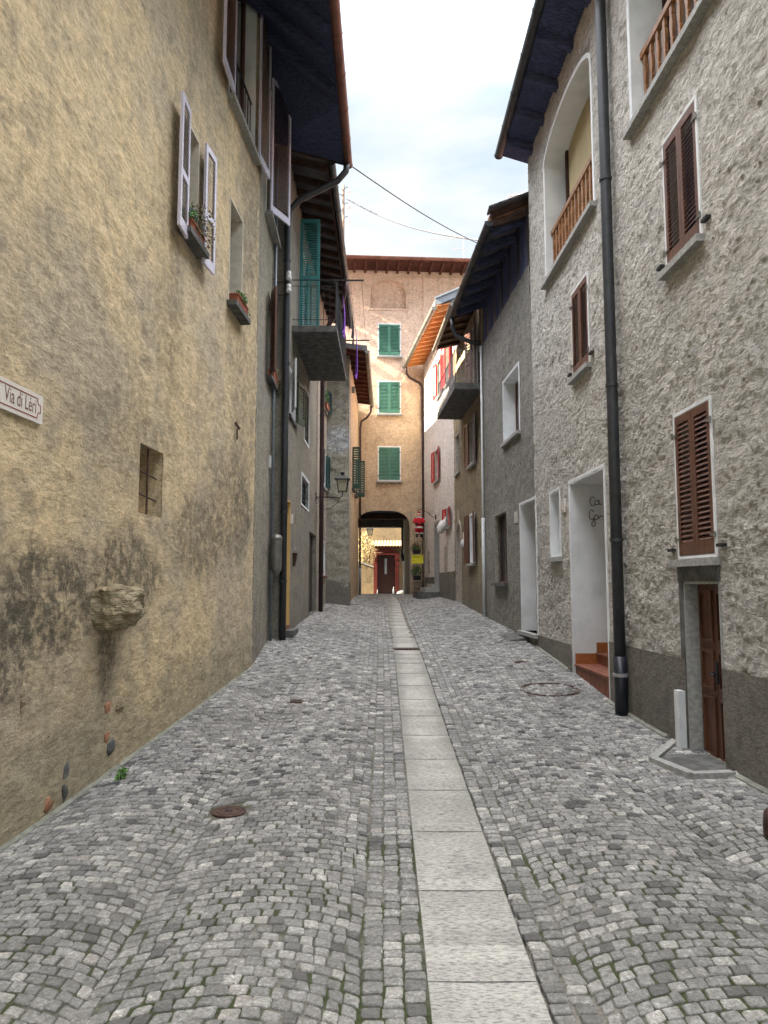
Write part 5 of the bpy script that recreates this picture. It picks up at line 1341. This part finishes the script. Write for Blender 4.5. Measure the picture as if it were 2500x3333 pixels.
limb([(cx, dy, fz+.92*s), (cx, dy, fz+.99*s), (cx+.04*s, dy, fz+1.0*s)], [.075*s, .05*s, .02*s], 'cloth_red', 'hat')
# yellow letterbox
a = at(1339, 1808); b = at(1376, 1835); t = thing('yellow_box', (a.x, Y0-.3, b.z), 'bright yellow metal letterbox fixed to the ladder', 'letterbox')
m = MB(); m.box((a.x, Y0-.4, b.z), (b.x-a.x, 0, 0), (0,.25,0), (0,0,a.z-b.z)); m.build('case', 'yellow', t)
m = MB(); m.box((a.x-.01, Y0-.42, a.z-.02), (b.x-a.x+.02, 0, 0), (0,.29,0), (0,0,.03)); m.build('lid', 'yellow', t); m = MB(); m.box((a.x+.07, Y0-.403, a.z-.1), (.25,0,0), (0,.004,0), (0,0,.02)); m.build('slot', 'steel', t)
m = MB(); m.box((a.x+.06, Y0-.404, a.z-.23), (.035,0,0), (0,.004,0), (0,0,.03)); m.build('lock', 'steel', t)
for (u, v, w, hgt, lab, lv) in ((1356, 1803, .34, .16, 'dark planter with reddish foliage standing on the yellow letterbox', (('leaf_dark', 300, .035, (.24,.12,.2)), ('leaf', 80, .05, (.16,.1,.12)), ('flower_red', 50, .03, (.16,.1,.22)), ('flower', 26, .02, (.24,.1,.1)))),
                               (1357, 1888, .34, .18, 'dark planter with green leaves and white blooms inside the crate', (('leaf_dark', 260, .035, (.24,.12,.28)), ('leaf', 90, .06, (.2,.1,.25)), ('flower', 30, .03, (.22,.12,.08))))):
    c = at(u, v, Y0-.27); t = thing('planter', c, lab, 'planter'); m = MB(); m.hexa([c+V((x_*w*.42, y_*.09, 0)) for x_, y_ in ((-1,-1),(1,-1),(1,1),(-1,1))]+[c+V((x_*w*.5, y_*.12, hgt)) for x_, y_ in ((-1,-1),(1,-1),(1,1),(-1,1))]); m.build('box', 'cloth_black', t)
    for lm, n, sz, rr_ in lv: m = MB(); leaves(m, c+V((-.02, 0, hgt+rr_[2]*.6)), rr_, n, sz, seed=n); m.build('plant', lm, t)
# wooden crate at the foot
a = at(1341, 1898, Y0-.35); b = at(1392, 1917, Y0-.35)
t = thing('wooden_crate', (a.x, Y0-.3, b.z), 'grey slatted wooden cradle at the foot of the ladder', 'crate')
def cr(name, *bs):
    m = MB()
    for q in bs: m.beam(*q)
    m.build(name, 'crate_wood', t)
cr('top_rail', ((a.x, Y0-.45, a.z), (b.x, Y0-.45, a.z+.06), .03, .035)); cr('bottom_rail', ((a.x+.08, Y0-.42, b.z), (b.x-.02, Y0-.42, b.z+.03), .03, .035)); cr('back_rail', ((a.x+.05, Y0-.1, a.z), (b.x, Y0-.1, a.z+.04), .03, .035))
for i in range(9): f = i/8; cr('slat', ((a.x+.08+(b.x-a.x-.1)*f, Y0-.45, a.z+.05*f), (a.x+.13+(b.x-a.x-.17)*f, Y0-.42, b.z+.02*f), .018, .018, (0,1,0)))
cr('end_board', ((a.x+.08, Y0-.43, a.z), (a.x+.1, Y0-.1, b.z), .02, .1)); cr('floor', ((a.x+.1, Y0-.26, b.z-.02), (b.x-.04, Y0-.26, b.z-.02), .34, .02))
c = at(1373, 1927, Y0-.4); t = thing('red_ball', c, 'small red ball ornament under the wooden crate', 'ornament'); blob((c.x, c.y, gz(c.x, c.y)+.09), (.08,.08,.085), (0,0,0), 'cloth_red', 'ball', t, 5, .05)
m = MB(); m.lathe((c.x, c.y, gz(c.x, c.y)+.16), [(.02,0),(.02,.03)], 8); m.build('cap', 'yellow', t)

# ================================================================== yard beyond the arch
YH = Wall(-7, 46.0, 8, 46.0, 1)
H = thing('yard_house', (0, 46, 1.2), 'sunlit ochre house wall seen through the archway', 'house')
facade(H, YH, -.5, 8.5, 'yard', depth=5, seed=60)
m = MB(); m.hexa([(-7.3, 45.3, 8.4), (8.3, 45.3, 8.4), (8.3, 49, 9.6), (-7.3, 49, 9.6), (-7.3, 45.3, 8.55), (8.3, 45.3, 8.55), (8.3, 49, 9.75), (-7.3, 49, 9.75)]); m.build('roof', 'roof_tile', H)
YG = 42.; gx = lambda u: atY(u, 1800, YG).x; gzv = lambda v: atY(1250, v, YG).z; gd = 1.24
t = thing('tiled_gate', (gx(1257), YG, gd), 'red brown gateway with carved pediment under a small tiled roof', 'gate')
m = MB(); m.box((gx(1208), YG+.1, gd), (gx(1330)-gx(1208), 0, 0), (0,.4,0), (0,0,gzv(1782)-gd)); m.build('wall', 'yard', t)
for (p, q) in ((1215.5, 1228), (1286, 1299)):
    m = MB(); m.box((gx(p), YG-.2, gd), (gx(q)-gx(p), 0, 0), (0,.28,0), (0,0,gzv(1808)-gd)); m.box((gx(p)-.02, YG-.23, gzv(1822)), (gx(q)-gx(p)+.04, 0, 0), (0,.33,0), (0,0,.06)); m.build('pillar', 'oxblood', t)
m = MB(); x0, x1, z0, z1 = gx(1211), gx(1302), gzv(1806), gzv(1797); xm = (x0+x1)/2
m.box((x0, YG-.2, z0), (x1-x0, 0, 0), (0,.3,0), (0,0,.1)); m.hexa([(x0, YG-.18, z1), (x1, YG-.18, z1), (x1, YG+.05, z1), (x0, YG+.05, z1), (xm-.12, YG-.18, gzv(1786)), (xm+.12, YG-.18, gzv(1786)), (xm+.12, YG+.05, gzv(1786)), (xm-.12, YG+.05, gzv(1786))]); m.build('pediment', 'oxblood', t)
m = MB(); m.box((gx(1228), YG+.06, gd), (gx(1286)-gx(1228), 0, 0), (0,.06,0), (0,0,gzv(1807)-gd)); 
dr = m.build('door', 'shaded_red', t); m = MB()
for (f0, f1, w0, w1) in ((.06,.3,.08,.92), (.34,.4,.08,.92), (.5,.95,.08,.3), (.5,.95,.7,.92)):
    X0, X1 = gx(1228), gx(1286); Z0 = gd; Hh = gzv(1807)-gd
    m.box((X0+(X1-X0)*w0, YG+.045, Z0+Hh*f0), ((X1-X0)*(w1-w0), 0, 0), (0,.02,0), (0,0,Hh*(f1-f0)))
m.build('raised_panel', 'shaded_red', dr); m = MB(); m.box((gx(1252), YG+.04, gzv(1868)), (gx(1259)-gx(1252), 0, 0), (0,.015,0), (0,0,gzv(1818)-gzv(1868))); m.build('pane', 'glass_pale', dr)
for i in range(11):
    x = gx(1208)+.03+i*.175; m = MB(); k = 8; r = .09
    for j in range(k):
        a0_, a1_ = math.pi*j/k, math.pi*(j+1)/k
        p = [V((x+.08-r*math.cos(a_), YG-.3 if e == 0 else YG+.35, (gzv(1781) if e == 0 else gzv(1763))+r*math.sin(a_)*rr__)) for e, a_, rr__ in ((0,a0_,1),(0,a1_,1),(1,a1_,1),(1,a0_,1))]
        q = [v_+V((0,0,-.02)) for v_ in p]; m.hexa(q+p)
    m.build('roof_tile', 'coping_tile', t)
m = MB(); m.hexa([(gx(1208), YG-.27, gzv(1784)), (gx(1305), YG-.27, gzv(1784)), (gx(1305), YG+.35, gzv(1768)), (gx(1208), YG+.35, gzv(1768)), (gx(1208), YG-.27, gzv(1782)), (gx(1305), YG-.27, gzv(1782)), (gx(1305), YG+.35, gzv(1766)), (gx(1208), YG+.35, gzv(1766))]); m.build('roof_board', 'beam_red', t)
# garden wall
y = 40.2; p = atY(1160, 1826, y); q = atY(1216, 1847, y)
t = thing('garden_wall', (p.x, y, 1.25), 'low ochre garden wall with sloping coping left of the red gate', 'wall')
m = MB(); m.hexa([(p.x-1.5, y, .8), (q.x, y, .8), (q.x, y+.3, .8), (p.x-1.5, y+.3, .8), (p.x-1.5, y, p.z+.5), (q.x, y, q.z), (q.x, y+.3, q.z), (p.x-1.5, y+.3, p.z+.5)]); m.build('masonry', 'yard', t)
m = MB(); m.beam((p.x-1.5, y+.15, p.z+.54), (q.x, y+.15, q.z+.03), .4, .06); m.build('coping', 'granite', t)
c = atY(1193, 1805, 41.2)
t = thing('garden_shrub', (c.x, 41.2, 1.3), 'dry golden shrub lit by sun above the garden wall', 'shrub'); m = MB(); leaves(m, c+V((-.2, 0, .2)), (.75, .5, 1.15), 2400, .05, seed=9); m.build('foliage', 'leaf_yellow', t)
m = MB()
for k in range(9): a_ = k*.7; m.tube([(c.x, 41.2, 1.3), (c.x+.2*math.cos(a_), 41.2+.2*math.sin(a_), c.z), (c.x+.5*math.cos(a_), 41.2+.3*math.sin(a_), c.z+.8)], [.03,.02,.008], 5)
m.build('branch', 'bark', t)
lq = atY(1204, 1742, 39.5)
lantern((lq.x, 39.5, lq.z), .95, 'smaller street lantern seen through the archway in front of the sunlit wall', (lq.x-.75, 39.5, lq.z-.45), scroll=False)
t = thing('lantern_post', (lq.x-.78, 39.55, 1.27), 'thin iron post carrying the lantern beyond the archway', 'post'); m = MB(); m.tube([(lq.x-.78, 39.55, 1.2), (lq.x-.78, 39.55, lq.z-.3)], .04, 8); m.build('shaft', 'iron', t); m = MB(); m.lathe((lq.x-.78, 39.55, 1.25), [(.09,0),(.09,.1),(.05,.14)], 10); m.build('base', 'iron', t)
for u, sc, lab in ((1229, .8, 'small bottle at the left foot of the red door'), (1281, 1.3, 'taller bottle at the right foot of the red door')):
    c = V((gx(u), YG-.25, gd+.02)); t = thing('bottle', c, lab, 'bottle'); m = MB(); m.lathe(c, [(.04*sc,0),(.042*sc,.16*sc),(.035*sc,.2*sc),(.015*sc,.24*sc),(.015*sc,.29*sc)], 12); m.build('body', 'glass_pale', t, smooth=True); m = MB(); m.lathe(c+V((0,0,.29*sc)), [(.017*sc,0),(.017*sc,.03*sc)], 10); m.build('cap', 'plastic', t)
c = V((gx(1306), 39.5, 1.3)); t = thing('guard_stone', c, 'rounded kerb stone at the right of the passage end', 'stone'); blob(c, (.3,.3,.2), (0,0,0), 'granite_dark', 'stone', t, 7, .2)

# ================================================================== rooftop and overhead things
b = atY(1117, 845, 33); top = atY(1119, 604, 33)
t = thing('insulator_pole', (b.x, 33, 15.9), 'slim rooftop pole with porcelain insulators above the arch house', 'pole')
m = MB(); m.tube([(b.x, 33, 15.6), (b.x, 33, top.z)], [.06, .05], 8); m.build('mast', 'pole', t)
for i, (v, sd) in enumerate(((617, 1), (640, -1), (668, 1), (690, -1), (712, 1))):
    z = atY(1119, v, 33).z; c = V((b.x+sd*.26, 33, z)); m = MB(); m.tube([(b.x, 33, z), (b.x+sd*.15, 33, z+.12), (b.x+sd*.26, 33, z+.05), (b.x+sd*.26, 33, z-.02)], .014, 6); pr_ = m.build('arm', 'iron', t)
    m = MB(); m.lathe(c-V((0,0,.14)), [(.03,-.03),(.07,0),(.06,.06),(.075,.08),(.05,.14),(.03,.18)], 10); m.build('insulator', 'porcelain', pr_, smooth=True)
def antenna(mast_u, v_top, v_bot, Y, label, booms):
    p = atY(mast_u, v_top, Y); q = atY(mast_u, v_bot, Y); t = thing('tv_antenna', q, label, 'antenna'); m = MB(); m.tube([q-V((0,0,.4)), p], .018, 6); m.build('mast', 'antenna', t)
    for (u0, u1, v0, v1, n) in booms:
        a = atY(u0, v0, Y); b = atY(u1, v1, Y); m = MB(); m.tube([a, b], .014, 5)
        for i in range(n+1): c = a.lerp(b, i/n); m.beam(c-V((0,.22,.04)), c+V((0,.22,.04)), .012, .012)
        m.build('boom', 'antenna', t)
antenna(1509, 766, 842, 34, 'tv antenna with two booms standing on the arch house roof', ((1402, 1498, 778, 774, 14), (1476, 1517, 810, 809, 5), (1490, 1512, 775, 768, 2)))
antenna(1752, 620, 700, 19, 'tv antenna boom sticking out past the rough grey house corner', ((1655, 1752, 640, 622, 10),))
def cable(p, q, sag, label, r=.012):
    m = MB(); n = 16; m.tube([V(p).lerp(V(q), i/n)-V((0,0,sag*math.sin(math.pi*i/n))) for i in range(n+1)], r, 5); o = m.build('overhead_cable', 'cable'); o['label'] = label; o['category'] = 'cable'; o['group'] = 'cables crossing the sky'
cable((-.72, 15.1, 10.8), atY(1565, 797, 22.5), .12, 'cable running from the ochre house gutter down to the right', .014)
cable(atY(1130, 648, 33), atY(1570, 784, 23.5), .35, 'cable running from the rooftop insulator pole to the right', .03)

# ================================================================== unseen house and tree added to shade the street
t = thing('added_rear_house', (-11, 6, 0), 'unseen tall house added behind the ochre house to block the sun', 'house')
m = MB(); m.box((-15, -12, -.5), (5,0,0), (0,30.3,0), (0,0,18.5)); m.build('wall', 'cream', t)
m = MB(); m.hexa([(-15.6,-12.6,18), (-9.4,-12.6,18), (-9.4,18.9,18), (-15.6,18.9,18), (-12.6,-12.6,20), (-12.4,-12.6,20), (-12.4,18.9,20), (-12.6,18.9,20)]); m.build('roof', 'roof_tile', t)
t = thing('added_shade_tree', (-9.2, 30.6, 0), 'unseen tall tree added behind the buttress house to dapple the arch house', 'tree'); m = MB(); m.tube([(-9.2, 30.6, -.5), (-9.1, 30.5, 10), (-9.2, 30.6, 22)], [.45, .3, .06], 10)
for k in range(10):
    a_ = k*2.4; z_ = 14+k*.75; m.tube([(-9.2, 30.6, z_), (-9.2+1.6*math.cos(a_), 30.6+1.6*math.sin(a_), z_+1.)], [.1, .02], 5)
m.build('trunk', 'bark', t); m = MB(); rnd = random.Random(8)
for k in range(26):
    z_ = rnd.uniform(16.2, 23.5); rad = 2.9*(1-((z_-19.5)/5.2)**2); a_ = rnd.uniform(0, 6.28); d_ = rad*math.sqrt(rnd.random())
    leaves(m, (-9.2+d_*math.cos(a_), 30.6+d_*math.sin(a_), z_), (1.1, 1.1, .8), 120, .13, seed=k)
m.build('crown', 'tree_leaf', t)

# ================================================================== light, sky, camera
EL = math.radians(30); AZ = math.radians(8)                  # sun to the left, a touch behind the picture plane
sd = V((-math.cos(EL)*math.cos(AZ), -math.cos(EL)*math.sin(AZ), math.sin(EL)))
ld = bpy.data.lights.new('sun', 'SUN'); ld.energy = 4.2; ld.angle = math.radians(.5); ld.color = (1, .86, .66)
lo = bpy.data.objects.new('sun', ld); COL.objects.link(lo); lo.rotation_euler = sd.to_track_quat('Z', 'Y').to_euler(); lo.location = (-20, 0, 30)
w = bpy.data.worlds.new('World'); C.world = w; w.use_nodes = True; nt = w.node_tree; bg = nt.nodes['Background']
sky = nt.nodes.new('ShaderNodeTexSky'); sky.sky_type = 'NISHITA'; sky.sun_disc = False; sky.sun_elevation = EL
sky.sun_rotation = math.atan2(sd.x, sd.y); sky.air_density = 1.; sky.dust_density = 1.2; sky.ozone_density = 1.
tc = nt.nodes.new('ShaderNodeTexCoord'); mp = nt.nodes.new('ShaderNodeMapping'); mp.inputs['Scale'].default_value = (1, 1, 2.2)
nt.links.new(tc.outputs['Generated'], mp.inputs[0])
ns = nt.nodes.new('ShaderNodeTexNoise'); ns.inputs['Scale'].default_value = 1.7; ns.inputs['Detail'].default_value = 7; ns.inputs['Roughness'].default_value = .6; ns.inputs['Distortion'].default_value = .3
nt.links.new(mp.outputs[0], ns.inputs['Vector'])
cr_ = nt.nodes.new('ShaderNodeValToRGB'); cr_.color_ramp.elements[0].position = .4; cr_.color_ramp.elements[1].position = .62; cr_.color_ramp.elements[0].color = (.2, .2, .2, 1); nt.links.new(ns.outputs['Fac'], cr_.inputs[0])
mx = nt.nodes.new('ShaderNodeMix'); mx.data_type = 'RGBA'; nt.links.new(cr_.outputs[0], mx.inputs[0]); nt.links.new(sky.outputs[0], mx.inputs[6]); mx.inputs[7].default_value = (8.6, 8.3, 8.1, 1)
sx = nt.nodes.new('ShaderNodeSeparateXYZ'); nt.links.new(tc.outputs['Generated'], sx.inputs[0])
mr = nt.nodes.new('ShaderNodeMapRange'); mr.interpolation_type = 'SMOOTHSTEP'; nt.links.new(sx.outputs[2], mr.inputs[0])
for i_, v_ in enumerate((.55, .85, .122, 1.32)): mr.inputs[i_+1].default_value = v_
ml = nt.nodes.new('ShaderNodeVectorMath'); ml.operation = 'SCALE'; lc = nt.nodes.new('ShaderNodeMix'); lc.data_type = 'RGBA'; nt.links.new(cr_.outputs[0], lc.inputs[0]); lc.inputs[6].default_value = (3.9, 5.3, 6.5, 1); lc.inputs[7].default_value = (6.6, 6.75, 6.9, 1)
l2 = nt.nodes.new('ShaderNodeMix'); l2.data_type = 'RGBA'; mr2 = nt.nodes.new('ShaderNodeMapRange'); nt.links.new(sx.outputs[2], mr2.inputs[0])
for i_, v_ in enumerate((.6, .8, .85, 0.)): mr2.inputs[i_+1].default_value = v_
nt.links.new(mr2.outputs[0], l2.inputs[0]); nt.links.new(mx.outputs[2], l2.inputs[6]); nt.links.new(lc.outputs[2], l2.inputs[7]); nt.links.new(l2.outputs[2], ml.inputs[0]); nt.links.new(mr.outputs[0], ml.inputs['Scale'])
nt.links.new(ml.outputs[0], bg.inputs['Color']); bg.inputs['Strength'].default_value = .12
cam = bpy.data.cameras.new('camera'); cam.sensor_fit = 'VERTICAL'; cam.sensor_height = 36; cam.lens = 36*F/3333; cam.clip_end = 2000; cam.clip_start = .05
co = bpy.data.objects.new('camera', cam); COL.objects.link(co); co.location = (0, 0, EYE); co.rotation_euler = (math.pi/2+TH, 0, 0); C.camera = co
vs = C.view_settings; vs.view_transform = 'Standard'; vs.look = 'None'; vs.exposure = 3.45; vs.gamma = 1
